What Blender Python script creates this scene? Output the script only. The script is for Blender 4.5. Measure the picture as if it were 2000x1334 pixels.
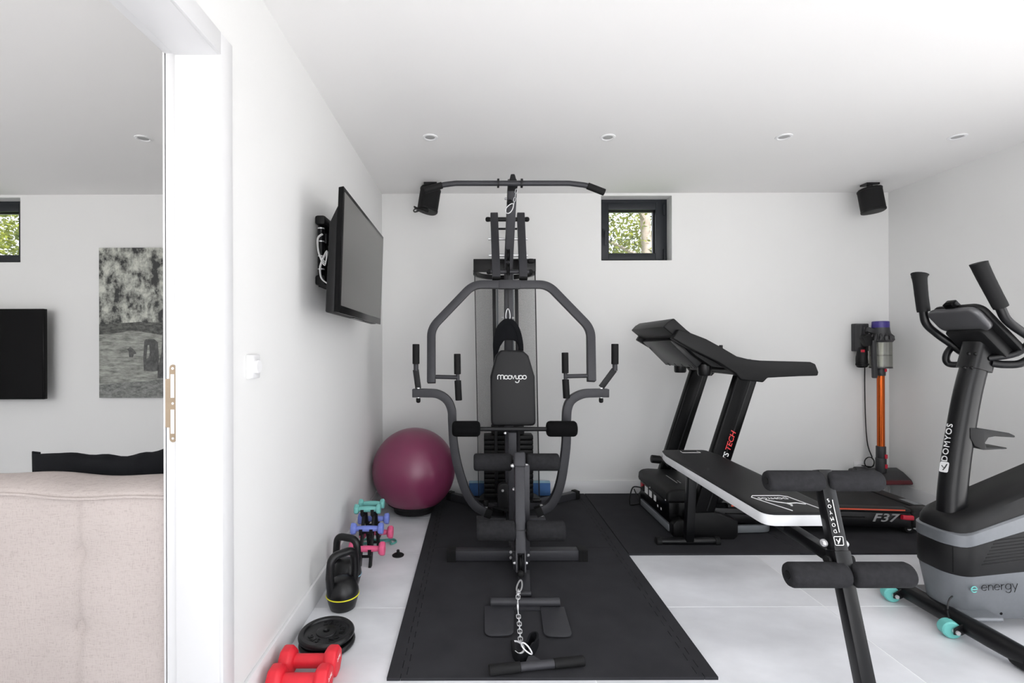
import bpy, bmesh, math, random
from mathutils import Vector, Matrix
random.seed(7)
for o in list(bpy.data.objects): bpy.data.objects.remove(o, do_unlink=True)
SC = bpy.context.scene
COL = SC.collection
V = Vector
R = math.radians
# ------------------------------------------------------------------ camera
F, CX, CY, H, ROLL = 940.0, 930.0, 677.0, 1.23, 0.003
cam = bpy.data.cameras.new('camera'); camo = bpy.data.objects.new('camera', cam); COL.objects.link(camo)
cam.sensor_width = 36.0; cam.sensor_fit = 'HORIZONTAL'; cam.lens = F / 2000 * 36
cam.shift_x = (1000 - CX) / 2000; cam.shift_y = (CY - 667) / 2000
camo.location = (0, 0, H)
camo.matrix_world = Matrix.Translation((0, 0, H)) @ Matrix.Rotation(R(90), 4, 'X') @ Matrix.Rotation(-ROLL, 4, 'Z')
cam.clip_start = 0.05
SC.camera = camo
# ------------------------------------------------------------------ view + world
SC.view_settings.view_transform = 'Standard'
SC.view_settings.look = 'None'
SC.view_settings.gamma = 1.0
SC.view_settings.use_curve_mapping = False
SC.view_settings.exposure = 0.12
wd = bpy.data.worlds.new('world'); SC.world = wd; wd.use_nodes = True
nt = wd.node_tree; nt.nodes.clear()
wo = nt.nodes.new('ShaderNodeOutputWorld'); bg = nt.nodes.new('ShaderNodeBackground')
tc = nt.nodes.new('ShaderNodeTexCoord'); sx = nt.nodes.new('ShaderNodeSeparateXYZ'); rp = nt.nodes.new('ShaderNodeValToRGB')
mr = nt.nodes.new('ShaderNodeMapRange'); mr.inputs['From Min'].default_value = -1; mr.inputs['From Max'].default_value = 1
nt.links.new(tc.outputs['Generated'], sx.inputs[0]); nt.links.new(sx.outputs['Z'], mr.inputs['Value'])
nt.links.new(mr.outputs[0], rp.inputs[0]); nt.links.new(rp.outputs[0], bg.inputs['Color']); nt.links.new(bg.outputs[0], wo.inputs[0])
e = rp.color_ramp.elements
e[0].position = 0.40; e[0].color = (1.0, 0.98, 0.95, 1)
e[1].position = 0.62; e[1].color = (0.90, 0.95, 1.04, 1)
bg.inputs['Strength'].default_value = 2.0
def daylight(name, x0, x1, z0, z1, y, power, color):
    l = bpy.data.lights.new(name, 'AREA'); l.shape = 'RECTANGLE'; l.size = x1 - x0; l.size_y = z1 - z0
    l.energy = power; l.color = color
    o = bpy.data.objects.new(name, l); COL.objects.link(o)
    o.location = ((x0 + x1) / 2, y, (z0 + z1) / 2); o.rotation_euler = (R(90), 0, 0)   # -Z axis -> +Y
    return o
daylight('daylight_gym', -0.25, 2.1, 0.1, 2.3, -0.68, 20, (1.0, 0.985, 0.97))
daylight('daylight_living', -4.6, -1.9, 1.0, 2.25, -0.68, 36, (1.0, 0.985, 0.97))
sun = bpy.data.lights.new('sun', 'SUN'); sun.energy = 10.0; sun.angle = R(0.6); sun.color = (1.0, 0.975, 0.95)
l = daylight('added_side_light', -0.45, 1.7, 0.1, 2.3, 0, 18, (1.0, 0.99, 0.985)); l.location = (3.46, 0.625, 1.2); l.rotation_euler = (R(90), 0, R(90))  # lamp added in the unseen side opening to brighten the left wall
suno = bpy.data.objects.new('sun', sun); COL.objects.link(suno); suno.rotation_euler = V((-0.26, 0.50, -0.83)).to_track_quat('-Z', 'Y').to_euler()
# ------------------------------------------------------------------ pixel -> place
def uv0(px, py):
    u, v = px - CX, py - CY
    return u - ROLL * v, v + ROLL * u
def P(px, py, Y):
    u, v = uv0(px, py); return V((u * Y / F, Y, H - v * Y / F))
def PZ(px, py, z):
    u, v = uv0(px, py); Y = (H - z) * F / v; return V((u * Y / F, Y, z))
def PXp(px, py, X):
    u, v = uv0(px, py); Y = X * F / u; return V((X, Y, H - v * Y / F))
# ------------------------------------------------------------------ materials
def lin(c): return tuple(((x / 255) / 12.92 if x / 255 <= 0.04045 else ((x / 255 + 0.055) / 1.055) ** 2.4) for x in c)
M = {}
def mat(name, rgb, rough=0.5, metal=0.0, var=0.06, vscale=8.0, bump=0.0, bscale=60.0, coat=0.0, spec=0.5, stretch=None, alpha=None, trans=0.0, detail=4.0):
    m = bpy.data.materials.new(name); m.use_nodes = True
    n = m.node_tree.nodes; L = m.node_tree.links; b = n['Principled BSDF']
    c = lin(rgb)
    b.inputs['Roughness'].default_value = rough; b.inputs['Metallic'].default_value = metal
    b.inputs['Specular IOR Level'].default_value = spec
    b.inputs['Coat Weight'].default_value = coat; b.inputs['Coat Roughness'].default_value = 0.08
    b.inputs['Transmission Weight'].default_value = trans
    if alpha is not None: b.inputs['Alpha'].default_value = alpha
    t = n.new('ShaderNodeTexCoord'); mp = n.new('ShaderNodeMapping')
    L.new(t.outputs['Object'], mp.inputs['Vector'])
    if stretch: mp.inputs['Scale'].default_value = stretch
    nz = n.new('ShaderNodeTexNoise'); nz.inputs['Scale'].default_value = vscale; nz.inputs['Detail'].default_value = detail
    L.new(mp.outputs[0], nz.inputs['Vector'])
    cr = n.new('ShaderNodeValToRGB'); L.new(nz.outputs['Fac'], cr.inputs[0])
    k = lambda s: tuple(min(1, x * s) for x in c) + (1,)
    cr.color_ramp.elements[0].position = 0.3; cr.color_ramp.elements[0].color = k(1 - var)
    cr.color_ramp.elements[1].position = 0.7; cr.color_ramp.elements[1].color = k(1 + var)
    L.new(cr.outputs[0], b.inputs['Base Color'])
    if bump:
        nb = n.new('ShaderNodeTexNoise'); nb.inputs['Scale'].default_value = bscale; nb.inputs['Detail'].default_value = 3
        L.new(mp.outputs[0], nb.inputs['Vector'])
        bp = n.new('ShaderNodeBump'); bp.inputs['Strength'].default_value = bump; bp.inputs['Distance'].default_value = 0.002
        L.new(nb.outputs['Fac'], bp.inputs['Height']); L.new(bp.outputs[0], b.inputs['Normal'])
    M[name] = m
    return m
mat('wall_paint', (229, 229, 228), 0.75, var=0.012, vscale=1.5, bump=0.04, bscale=180, spec=0.3)
mat('ceiling_paint', (238, 237, 236), 0.85, var=0.01, vscale=1.0, spec=0.2)
mat('lacquer_white', (222, 222, 223), 0.4, var=0.01, vscale=3, spec=0.35)
mat('tile', (222, 223, 227), 0.35, var=0.2, vscale=1.7, bump=0.05, bscale=25, spec=0.4, stretch=(1, 1.6, 1), detail=9)
mat('bounce_stone', (218, 216, 213), 0.8, var=0.06, vscale=2)  # pale stone of the unseen paving added for bounce light
mat('grout', (246, 247, 248), 0.8, var=0.02)
mat('anthracite', (36, 39, 44), 0.45, var=0.05, vscale=20, spec=0.35)
mat('steel_grey', (57, 57, 61), 0.46, 0.15, var=0.05, vscale=40, bump=0.05, bscale=400, spec=0.38)
mat('steel_dark', (28, 28, 30), 0.5, 0.1, var=0.05, vscale=40, spec=0.35)
mat('black_plastic', (15, 15, 16), 0.5, var=0.08, vscale=30, bump=0.06, bscale=500, spec=0.28)
mat('black_gloss', (6, 6, 7), 0.26, var=0.05, spec=0.14)
mat('black_metal', (13, 13, 15), 0.32, 0.0, var=0.05, vscale=25, spec=0.35)
mat('black_cast', (18, 18, 20), 0.34, 0.0, var=0.1, vscale=30, bump=0.15, bscale=120, spec=0.4)
mat('foam', (44, 44, 46), 0.95, var=0.16, vscale=55, bump=0.35, bscale=350, spec=0.1)
mat('foam_black', (17, 17, 18), 0.95, var=0.12, vscale=60, bump=0.35, bscale=350, spec=0.1)
mat('leatherette', (23, 23, 25), 0.5, var=0.05, vscale=60, bump=0.15, bscale=500, spec=0.3)
mat('rubber_mat', (49, 49, 52), 0.9, var=0.12, vscale=7, bump=0.25, bscale=500, spec=0.15, detail=9)
mat('rubber', (17, 17, 18), 0.7, var=0.06, spec=0.3)
mat('chrome', (226, 226, 228), 0.28, 0.55, var=0.03)
mat('brass_strike', (158, 140, 118), 0.5, 0.3, var=0.05, vscale=40)
mat('ball_vinyl', (124, 52, 84), 0.33, var=0.04, vscale=6, bump=0.18, bscale=220, spec=0.6)
mat('red_vinyl', (226, 38, 54), 0.5, var=0.05, vscale=30, bump=0.05, bscale=300)
mat('pink_vinyl', (230, 96, 138), 0.5, var=0.05, vscale=30)
mat('blue_vinyl', (120, 136, 214), 0.5, var=0.05, vscale=30)
mat('teal_vinyl', (112, 182, 176), 0.5, var=0.05, vscale=30)
mat('teal_plastic', (112, 194, 188), 0.4, var=0.03, spec=0.4)
mat('teal_band', (84, 160, 150), 0.3, var=0.05)
mat('white_vinyl', (226, 227, 229), 0.4, var=0.03, vscale=20)
mat('white_plastic', (234, 234, 235), 0.3, var=0.01)
mat('white_print', (240, 240, 240), 0.5, var=0.01)
mat('grey_print', (150, 150, 150), 0.5, var=0.02)
mat('red_print', (216, 60, 62), 0.5, var=0.02)
mat('yellow_ring', (232, 226, 40), 0.5, var=0.03)
mat('light_blue_ring', (150, 190, 210), 0.5, var=0.03)
mat('orange_stripe', (226, 92, 60), 0.45, var=0.03)
mat('orange_metal', (196, 92, 36), 0.25, 0.85, var=0.04)
mat('red_plastic', (200, 30, 56), 0.35, var=0.03)
mat('dark_red', (84, 20, 28), 0.35, var=0.05)
mat('purple_plastic', (62, 50, 130), 0.35, var=0.05)
mat('vac_grey', (54, 54, 56), 0.42, 0.2, var=0.06, vscale=30)
mat('silver_plastic', (112, 115, 119), 0.4, 0.35, var=0.03, vscale=60, bump=0.04, bscale=600)
mat('dark_silver', (96, 96, 98), 0.34, 0.5, var=0.04)
mat('grey_rail', (128, 132, 136), 0.4, 0.3, var=0.04)
mat('blue_foam', (70, 112, 168), 0.8, var=0.05, vscale=20)
mat('screen_grey', (84, 83, 80), 0.22, var=0.02, vscale=2)
mat('screen_black', (5, 5, 6), 0.08, var=0.02, spec=0.15)
mat('cable_black', (16, 16, 17), 0.5, var=0.03)
mat('cable_white', (236, 236, 236), 0.4, var=0.02)
mat('black_linen', (20, 21, 24), 0.9, var=0.10, vscale=40, bump=0.4, bscale=300, spec=0.15)
mat('bark', (156, 144, 132), 0.9, var=0.3, vscale=9, bump=0.6, bscale=30)
mat('soil_grass', (96, 120, 62), 0.95, var=0.25, vscale=4)
mat('lamp_dark', (168, 168, 168), 0.4, var=0.05)
mat('bin_filter', (206, 208, 190), 0.4, 0.2, var=0.04)
def glass(name, rgb=(255, 255, 255), a=0.12, rough=0.03):
    m = bpy.data.materials.new(name); m.use_nodes = True; n = m.node_tree.nodes; L = m.node_tree.links; n.clear()
    o = n.new('ShaderNodeOutputMaterial'); mx = n.new('ShaderNodeMixShader'); tr = n.new('ShaderNodeBsdfTransparent'); gl = n.new('ShaderNodeBsdfGlossy')
    tr.inputs[0].default_value = lin(rgb) + (1,); gl.inputs['Roughness'].default_value = rough
    mx.inputs[0].default_value = a
    L.new(tr.outputs[0], mx.inputs[1]); L.new(gl.outputs[0], mx.inputs[2]); L.new(mx.outputs[0], o.inputs[0]); M[name] = m
glass('window_glass', a=0.06)
glass('clear_bin', (236, 236, 234), a=0.05, rough=0.2)
def weave():
    m = mat('sofa_fabric', (192, 182, 178), 0.95, var=0.05, vscale=3, spec=0.1)
    n = m.node_tree.nodes; L = m.node_tree.links; b = n['Principled BSDF']; t = n['Texture Coordinate']
    w1 = n.new('ShaderNodeTexNoise'); w1.inputs['Scale'].default_value = 1.0
    mp = n.new('ShaderNodeMapping'); mp.inputs['Scale'].default_value = (60, 60, 520); L.new(t.outputs['Object'], mp.inputs['Vector']); L.new(mp.outputs[0], w1.inputs['Vector'])
    mp2 = n.new('ShaderNodeMapping'); mp2.inputs['Scale'].default_value = (480, 480, 60); L.new(t.outputs['Object'], mp2.inputs['Vector'])
    w2 = n.new('ShaderNodeTexNoise'); w2.inputs['Scale'].default_value = 1.0; L.new(mp2.outputs[0], w2.inputs['Vector'])
    ad = n.new('ShaderNodeMath'); ad.operation = 'ADD'; L.new(w1.outputs['Fac'], ad.inputs[0]); L.new(w2.outputs['Fac'], ad.inputs[1])
    rr = n.new('ShaderNodeValToRGB'); L.new(ad.outputs[0], rr.inputs[0])
    rr.color_ramp.elements[0].position = 0.72; rr.color_ramp.elements[0].color = (0.66, 0.63, 0.62, 1)
    rr.color_ramp.elements[1].position = 1.2; rr.color_ramp.elements[1].color = (1, 1, 1, 1)
    src = b.inputs['Base Color'].links[0].from_socket
    mx = n.new('ShaderNodeMix'); mx.data_type = 'RGBA'; mx.blend_type = 'MULTIPLY'; mx.inputs[0].default_value = 0.5
    L.new(src, mx.inputs[6]); L.new(rr.outputs[0], mx.inputs[7]); L.new(mx.outputs[2], b.inputs['Base Color'])
    bp = n.new('ShaderNodeBump'); bp.inputs['Strength'].default_value = 0.35; bp.inputs['Distance'].default_value = 0.002
    L.new(ad.outputs[0], bp.inputs['Height']); L.new(bp.outputs[0], b.inputs['Normal'])
weave()
def perforated():
    m = mat('perforated_mesh', (64, 64, 66), 0.5, 0.3)
    n = m.node_tree.nodes; L = m.node_tree.links; b = n['Principled BSDF']
    at = n.new('ShaderNodeAttribute'); at.attribute_name = 'sheet'
    sp = n.new('ShaderNodeSeparateXYZ'); L.new(at.outputs['Vector'], sp.inputs[0])
    def mth(op, a, bb=None):
        q = n.new('ShaderNodeMath'); q.operation = op
        for i, x in enumerate((a, bb)):
            if x is None: continue
            if isinstance(x, (int, float)): q.inputs[i].default_value = x
            else: L.new(x, q.inputs[i])
        return q.outputs[0]
    k = math.pi / 0.010
    a_ = mth('ADD', sp.outputs['X'], mth('MULTIPLY', sp.outputs['Y'], 1.0)); b_ = mth('SUBTRACT', sp.outputs['X'], mth('MULTIPLY', sp.outputs['Y'], 1.0))
    s1 = mth('ABSOLUTE', mth('SINE', mth('MULTIPLY', a_, k))); s2 = mth('ABSOLUTE', mth('SINE', mth('MULTIPLY', b_, k)))
    L.new(mth('LESS_THAN', mth('MINIMUM', s1, s2), 0.30), b.inputs['Alpha'])
perforated()
def leaf():
    m = bpy.data.materials.new('leaf'); m.use_nodes = True; n = m.node_tree.nodes; L = m.node_tree.links; n.clear()
    o = n.new('ShaderNodeOutputMaterial'); mx = n.new('ShaderNodeMixShader'); d = n.new('ShaderNodeBsdfDiffuse'); t = n.new('ShaderNodeBsdfTranslucent')
    tx = n.new('ShaderNodeTexCoord'); nz = n.new('ShaderNodeTexNoise'); nz.inputs['Scale'].default_value = 2.5; cr = n.new('ShaderNodeValToRGB')
    L.new(tx.outputs['Object'], nz.inputs['Vector']); L.new(nz.outputs['Fac'], cr.inputs[0])
    cr.color_ramp.elements[0].position = 0.35; cr.color_ramp.elements[0].color = (0.07, 0.10, 0.035, 1)
    cr.color_ramp.elements[1].position = 0.65; cr.color_ramp.elements[1].color = (0.34, 0.37, 0.06, 1)
    L.new(cr.outputs[0], d.inputs[0]); L.new(cr.outputs[0], t.inputs[0]); mx.inputs[0].default_value = 0.5
    L.new(d.outputs[0], mx.inputs[1]); L.new(t.outputs[0], mx.inputs[2]); L.new(mx.outputs[0], o.inputs[0]); M['leaf'] = m
leaf()
def print_mat(name, lo, hi, scale, stretch=(1, 1, 1), p0=0.35, p1=0.65, detail=8, dist=0.0):
    m = bpy.data.materials.new(name); m.use_nodes = True; n = m.node_tree.nodes; L = m.node_tree.links; b = n['Principled BSDF']
    b.inputs['Roughness'].default_value = 0.3
    t = n.new('ShaderNodeTexCoord'); mp = n.new('ShaderNodeMapping'); mp.inputs['Scale'].default_value = stretch
    nz = n.new('ShaderNodeTexNoise'); nz.inputs['Scale'].default_value = scale; nz.inputs['Detail'].default_value = detail; nz.inputs['Distortion'].default_value = dist; nz.inputs['Roughness'].default_value = 0.68
    cr = n.new('ShaderNodeValToRGB'); L.new(t.outputs['Object'], mp.inputs[0]); L.new(mp.outputs[0], nz.inputs['Vector']); L.new(nz.outputs['Fac'], cr.inputs[0])
    cr.color_ramp.elements[0].position = p0; cr.color_ramp.elements[0].color = lin(lo) + (1,)
    cr.color_ramp.elements[1].position = p1; cr.color_ramp.elements[1].color = lin(hi) + (1,)
    L.new(cr.outputs[0], b.inputs['Base Color']); M[name] = m
print_mat('print_sky', (30, 32, 32), (200, 202, 192), 9, (1, 1, 0.75), 0.42, 0.61, 12, 0.15)
print_mat('print_hill', (30, 31, 30), (110, 112, 106), 26, (1, 1, 2), 0.38, 0.7)
print_mat('print_sand', (74, 76, 72), (178, 180, 172), 30, (0.35, 1, 1.4), 0.3, 0.7)
print_mat('print_gravel', (62, 64, 62), (150, 152, 148), 60, (0.5, 1, 1), 0.3, 0.7)
print_mat('print_rock', (34, 35, 35), (98, 99, 97), 40, (1, 1, 0.6), 0.35, 0.7)
# ------------------------------------------------------------------ mesh helpers
class MB:
    def __init__(s): s.v = []; s.f = []; s.m = Matrix.Identity(4)
    def add(s, vs, fs):
        o = len(s.v); s.v += [s.m @ V(q) for q in vs]; s.f += [tuple(i + o for i in q) for q in fs]; return s
    def box(s, a, b):
        (x0, y0, z0), (x1, y1, z1) = a, b
        return s.add([(x0, y0, z0), (x1, y0, z0), (x1, y1, z0), (x0, y1, z0), (x0, y0, z1), (x1, y0, z1), (x1, y1, z1), (x0, y1, z1)],
                     [(0, 3, 2, 1), (4, 5, 6, 7), (0, 1, 5, 4), (1, 2, 6, 5), (2, 3, 7, 6), (3, 0, 4, 7)])
    def cbox(s, c, d):
        return s.box((c[0] - d[0] / 2, c[1] - d[1] / 2, c[2] - d[2] / 2), (c[0] + d[0] / 2, c[1] + d[1] / 2, c[2] + d[2] / 2))
    def obox(s, p0, p1, w, d, up=(0, 1, 0)):      # bar between two points: w across, d along up
        return s.sweep([p0, p1], [(-w / 2, -d / 2), (w / 2, -d / 2), (w / 2, d / 2), (-w / 2, d / 2)], up)
    def sweep(s, path, prof, up=(0, 0, 1), closed=False, scale=None):
        path = [V(p) for p in path]; n = len(path); k = len(prof); vs = []; fs = []
        for i, p in enumerate(path):
            if closed: t = path[(i + 1) % n] - path[i - 1]
            else: t = path[min(i + 1, n - 1)] - path[max(i - 1, 0)]
            t.normalize(); u = V(up)
            if abs(t.dot(u)) > 0.98: u = V((1, 0, 0)) if abs(t.x) < 0.9 else V((0, 0, 1))
            a = t.cross(u).normalized(); b = a.cross(t).normalized(); sc = scale[i] if scale else 1.0
            vs += [p + a * q[0] * sc + b * q[1] * sc for q in prof]
        for i in range(n if closed else n - 1):
            j = (i + 1) % n
            for q in range(k): fs.append((i * k + q, i * k + (q + 1) % k, j * k + (q + 1) % k, j * k + q))
        if not closed: fs += [tuple(range(k))[::-1], tuple((n - 1) * k + q for q in range(k))]
        return s.add(vs, fs)
    def tube(s, path, r, n=12, closed=False, up=(0, 0.31, 0.95)):
        rr = r if isinstance(r, (list, tuple)) else None
        r0 = 1.0 if rr else r
        return s.sweep(path, [(r0 * math.cos(2 * math.pi * i / n), r0 * math.sin(2 * math.pi * i / n)) for i in range(n)], up, closed, rr)
    def cyl(s, p0, p1, r, n=20, r1=None): return s.tube([p0, p1], [r, r if r1 is None else r1], n)
    def capsule(s, p0, p1, r, e, n=20):           # cylinder with rounded rims
        p0, p1 = V(p0), V(p1); d = (p1 - p0).normalized()
        pts, rs = [], []
        for a in (0, 30, 60, 90): pts.append(p0 + d * e * (1 - math.cos(R(a)))); rs.append(r - e + e * math.sin(R(a)))
        q = list(zip([p1 - (x - p0).dot(d) * d for x in pts], rs))[::-1]
        return s.tube(pts + [x[0] for x in q], rs + [x[1] for x in q], n)
    def lathe(s, prof, c=(0, 0, 0), axis=(0, 0, 1), n=32):
        q = V(axis).normalized().to_track_quat('Z', 'Y').to_matrix(); c = V(c); vs = []; fs = []; k = len(prof)
        for i in range(n):
            a = 2 * math.pi * i / n
            vs += [c + q @ V((r * math.cos(a), r * math.sin(a), z)) for r, z in prof]
        for i in range(n):
            j = (i + 1) % n
            for t in range(k - 1): fs.append((i * k + t, j * k + t, j * k + t + 1, i * k + t + 1))
        fs += [tuple(i * k for i in range(n))[::-1], tuple(i * k + k - 1 for i in range(n))]
        return s.add(vs, fs)
    def prism(s, poly, a0, a1, plane='XZ'):       # polygon extruded along the third axis
        if plane == 'XZ': g = lambda p, a: (p[0], a, p[1])
        elif plane == 'XY': g = lambda p, a: (p[0], p[1], a)
        else: g = lambda p, a: (a, p[0], p[1])
        n = len(poly)
        return s.add([g(p, a0) for p in poly] + [g(p, a1) for p in poly],
                     [tuple(range(n)), tuple(range(n, 2 * n))[::-1]] + [(i, (i + 1) % n, n + (i + 1) % n, n + i) for i in range(n)])
    def sphere(s, c, r, nu=24, nv=14, t0=0.0, t1=180.0):
        if not isinstance(r, (tuple, list)): r = (r, r, r)
        prof = []
        vs = []; fs = []
        for j in range(nv + 1):
            t = R(t0 + (t1 - t0) * j / nv)
            for i in range(nu):
                a = 2 * math.pi * i / nu
                vs.append((c[0] + r[0] * math.sin(t) * math.cos(a), c[1] + r[1] * math.sin(t) * math.sin(a), c[2] + r[2] * math.cos(t)))
        for j in range(nv):
            for i in range(nu): fs.append((j * nu + i, (j + 1) * nu + i, (j + 1) * nu + (i + 1) % nu, j * nu + (i + 1) % nu))
        return s.add(vs, fs)
    def torus(s, c, Rr, r, axis=(0, 0, 1), n=32, m=10, sx=1.0):
        q = V(axis).normalized().to_track_quat('Z', 'Y').to_matrix(); c = V(c)
        path = [c + q @ V((Rr * math.cos(2 * math.pi * i / n) * sx, Rr * math.sin(2 * math.pi * i / n), 0)) for i in range(n)]
        return s.tube(path, r, m, True, up=tuple(q @ V((0, 0, 1))))
def fillet(pts, rad, seg=6):
    pts = [V(p) for p in pts]; out = [pts[0]]
    for i in range(1, len(pts) - 1):
        a, b, c = pts[i - 1], pts[i], pts[i + 1]; r = rad[i - 1] if isinstance(rad, (list, tuple)) else rad
        u = (a - b).normalized(); w = (c - b).normalized(); h = math.acos(max(-1, min(1, u.dot(w)))) / 2
        if h > R(88): out.append(b); continue
        d = min(r / math.tan(h), (a - b).length * 0.49, (c - b).length * 0.49)
        p, q = b + u * d, b + w * d
        for k in range(seg + 1):
            t = k / seg; out.append((p * (1 - t) + b * t) * (1 - t) + (b * (1 - t) + q * t) * t)
    out.append(pts[-1]); return out
def smooth(pts, seg=6):
    pts = [V(p) for p in pts]; out = []
    for i in range(len(pts) - 1):
        p0, p1, p2, p3 = pts[max(i - 1, 0)], pts[i], pts[i + 1], pts[min(i + 2, len(pts) - 1)]
        for k in range(seg):
            t = k / seg
            out.append(0.5 * ((2 * p1) + (p2 - p0) * t + (2 * p0 - 5 * p1 + 4 * p2 - p3) * t * t + (3 * p1 - p0 - 3 * p2 + p3) * t ** 3))
    out.append(pts[-1]); return out
def rrect(w, h, r, n=4):
    out = []
    for cx, cy, a0 in ((w / 2 - r, h / 2 - r, 0), (-w / 2 + r, h / 2 - r, 90), (-w / 2 + r, -h / 2 + r, 180), (w / 2 - r, -h / 2 + r, 270)):
        for k in range(n + 1):
            a = R(a0 + 90 * k / n); out.append((cx + r * math.cos(a), cy + r * math.sin(a)))
    return out
ORG = {}
def org(o): return ORG.get(o.name, V((0, 0, 0))) if o else V((0, 0, 0))
def obj(name, mb, material, parent=None, bev=0.0, seg=2, local=False, angle=38, flat=False, loc=None):
    me = bpy.data.meshes.new(name)
    off = V((0, 0, 0)) if local else (org(parent) if parent else (V(loc) if loc else V((0, 0, 0))))
    me.from_pydata([tuple(q - off) for q in mb.v], [], mb.f)
    bm = bmesh.new(); bm.from_mesh(me)
    bmesh.ops.recalc_face_normals(bm, faces=bm.faces)
    if bev:
        es = [q for q in bm.edges if len(q.link_faces) == 2 and q.calc_face_angle(0) > R(40)]
        if es: bmesh.ops.bevel(bm, geom=es, offset=bev, segments=seg, profile=0.5, affect='EDGES', clamp_overlap=True)
    bm.to_mesh(me); bm.free()
    if not flat:
        for q in me.polygons: q.use_smooth = True
        me.set_sharp_from_angle(angle=R(angle))
    me.materials.append(M[material])
    o = bpy.data.objects.new(name, me); COL.objects.link(o)
    if parent: o.parent = parent; ORG[o.name] = off
    elif loc: o.location = loc; ORG[o.name] = V(loc)
    return o
def tag(o, label=None, cat=None, group=None, kind=None):
    if label: o['label'] = label
    if cat: o['category'] = cat
    if group: o['group'] = group
    if kind: o['kind'] = kind
    return o
def thing(name, loc, label, cat, group=None, rz=0.0):
    o = bpy.data.objects.new(name, None); COL.objects.link(o); o.location = loc; o.empty_display_size = 0.1
    o.rotation_euler = (0, 0, rz); ORG[o.name] = V(loc)
    return tag(o, label, cat, group)
def copy_tree(o, parent=None):
    c = o.copy(); COL.objects.link(c)
    if parent: c.parent = parent
    for ch in list(o.children): copy_tree(ch, c)
    return c
def letters(body, size, origin, right, up, mb=None, depth=0.001, shear=0.0, space=1.0, align='CENTER', bold=0.0, xs=1.0):
    cu = bpy.data.curves.new('lettering', 'FONT'); cu.body = body; cu.size = size; cu.extrude = depth; cu.shear = shear
    cu.align_x = align; cu.align_y = 'CENTER'; cu.space_character = space; cu.offset = bold; cu.resolution_u = 3
    ob = bpy.data.objects.new('lettering', cu); COL.objects.link(ob)
    bpy.context.view_layer.update()
    me = bpy.data.meshes.new_from_object(ob.evaluated_get(bpy.context.evaluated_depsgraph_get()))
    r = V(right).normalized(); u = V(up).normalized(); n = r.cross(u)
    mb = mb or MB()
    mb.add([V(origin) + r * q.co.x * xs + u * q.co.y + n * q.co.z for q in me.vertices], [tuple(p.vertices) for p in me.polygons])
    bpy.data.objects.remove(ob, do_unlink=True); bpy.data.curves.remove(cu); bpy.data.meshes.remove(me)
    return mb
def strokes(lines, origin, right, up, s, r, mb=None):
    mb = mb or MB(); a = V(right).normalized(); b = V(up).normalized(); o = V(origin); nn = a.cross(b)
    for ln in lines: mb.tube([o + a * x * s + b * y * s for x, y in ln], r, 6, up=tuple(nn))
    return mb
def arc(cx, cy, r, a0, a1, n=10, ry=None):
    return [(cx + r * math.cos(R(a0 + (a1 - a0) * k / n)), cy + (ry or r) * math.sin(R(a0 + (a1 - a0) * k / n))) for k in range(n + 1)]
# ================================================================== THE ROOM
XL, XLL, XR, YB, YF, ZC = -0.78, -0.942, 3.43, 4.0, -0.65, 2.502
XLIV = -5.2
DY0, DY1, DZ = 0.52, 1.475, 2.135        # doorway in the left wall
struct = lambda o: tag(o, kind='structure')
# floor
fl = obj('floor', MB().box((XLIV - .2, YF - .2, -0.12), (XR + .2, YB + .2, -0.0008)), 'grout'); struct(fl)
cache = {}
def tile(x0, x1, y0, y1):
    g = 0.0019; w, d = round(x1 - x0 - 2 * g, 4), round(y1 - y0 - 2 * g, 4)
    if (w, d) not in cache:
        t = obj('floor_tile', MB().box((-w / 2, -d / 2, -0.006), (w / 2, d / 2, 0)), 'tile', None, bev=0.0008, seg=1, local=True)
        cache[(w, d)] = t.data
    else:
        t = bpy.data.objects.new('floor_tile', cache[(w, d)]); COL.objects.link(t)
    t.parent = fl; t.location = ((x0 + x1) / 2, (y0 + y1) / 2, 0)
ys = [YF] + [1.668 + .6 * k for k in range(-3, 4)] + [YB]
for xs in ([XL, 0.437, 1.637, 2.837, XR], [XLIV, -4.563, -3.363, -2.163, XLL]):
    for a, b in zip(xs, xs[1:]):
        for c, d in zip(ys, ys[1:]): tile(a, b, c, d)
struct(obj('ceiling', MB().box((XLIV - .2, YF - .2, ZC), (XR + .2, YB + .25, ZC + .2)), 'ceiling_paint'))
# windows (holes in the back wall)
def hole(px0, px1, py0, py1):
    a, b = P(px0, py0, YB), P(px1, py1, YB); return a.x, b.x, b.z, a.z
WG = hole(1174, 1312.4, 382.5, 508.5)
q = hole(-99, 40, 388, 513); WL = (q[1] - (WG[1] - WG[0]), q[1], WG[2], WG[3])
mb = MB()
xs = [XLIV - .2, WL[0], WL[1], WG[0], WG[1], XR + .2]
for i, (a, b) in enumerate(zip(xs, xs[1:])):
    if i in (1, 3):
        w = WL if i == 1 else WG
        mb.box((a, YB, 0), (b, YB + .25, w[2])); mb.box((a, YB, w[3]), (b, YB + .25, ZC))
    else: mb.box((a, YB, 0), (b, YB + .25, ZC))
struct(obj('wall_back', mb, 'wall_paint'))
mb = MB().box((XLL, DY1, 0), (XL, YB, ZC)).box((XLL, DY0, DZ), (XL, DY1, ZC)).box((XLL, YF, 0), (XL, DY0, ZC))
struct(obj('wall_left', mb, 'wall_paint'))
struct(obj('wall_right', MB().box((XR, YF - .2, 0), (XR + .2, -.5, ZC)).box((XR, -.5, 2.35), (XR + .2, 1.7, ZC)).box((XR, 1.7, 0), (XR + .2, YB, ZC)), 'wall_paint'))
struct(obj('wall_living', MB().box((XLIV - .2, YF - .2, 0), (XLIV, YB, ZC)), 'wall_paint'))
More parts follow.
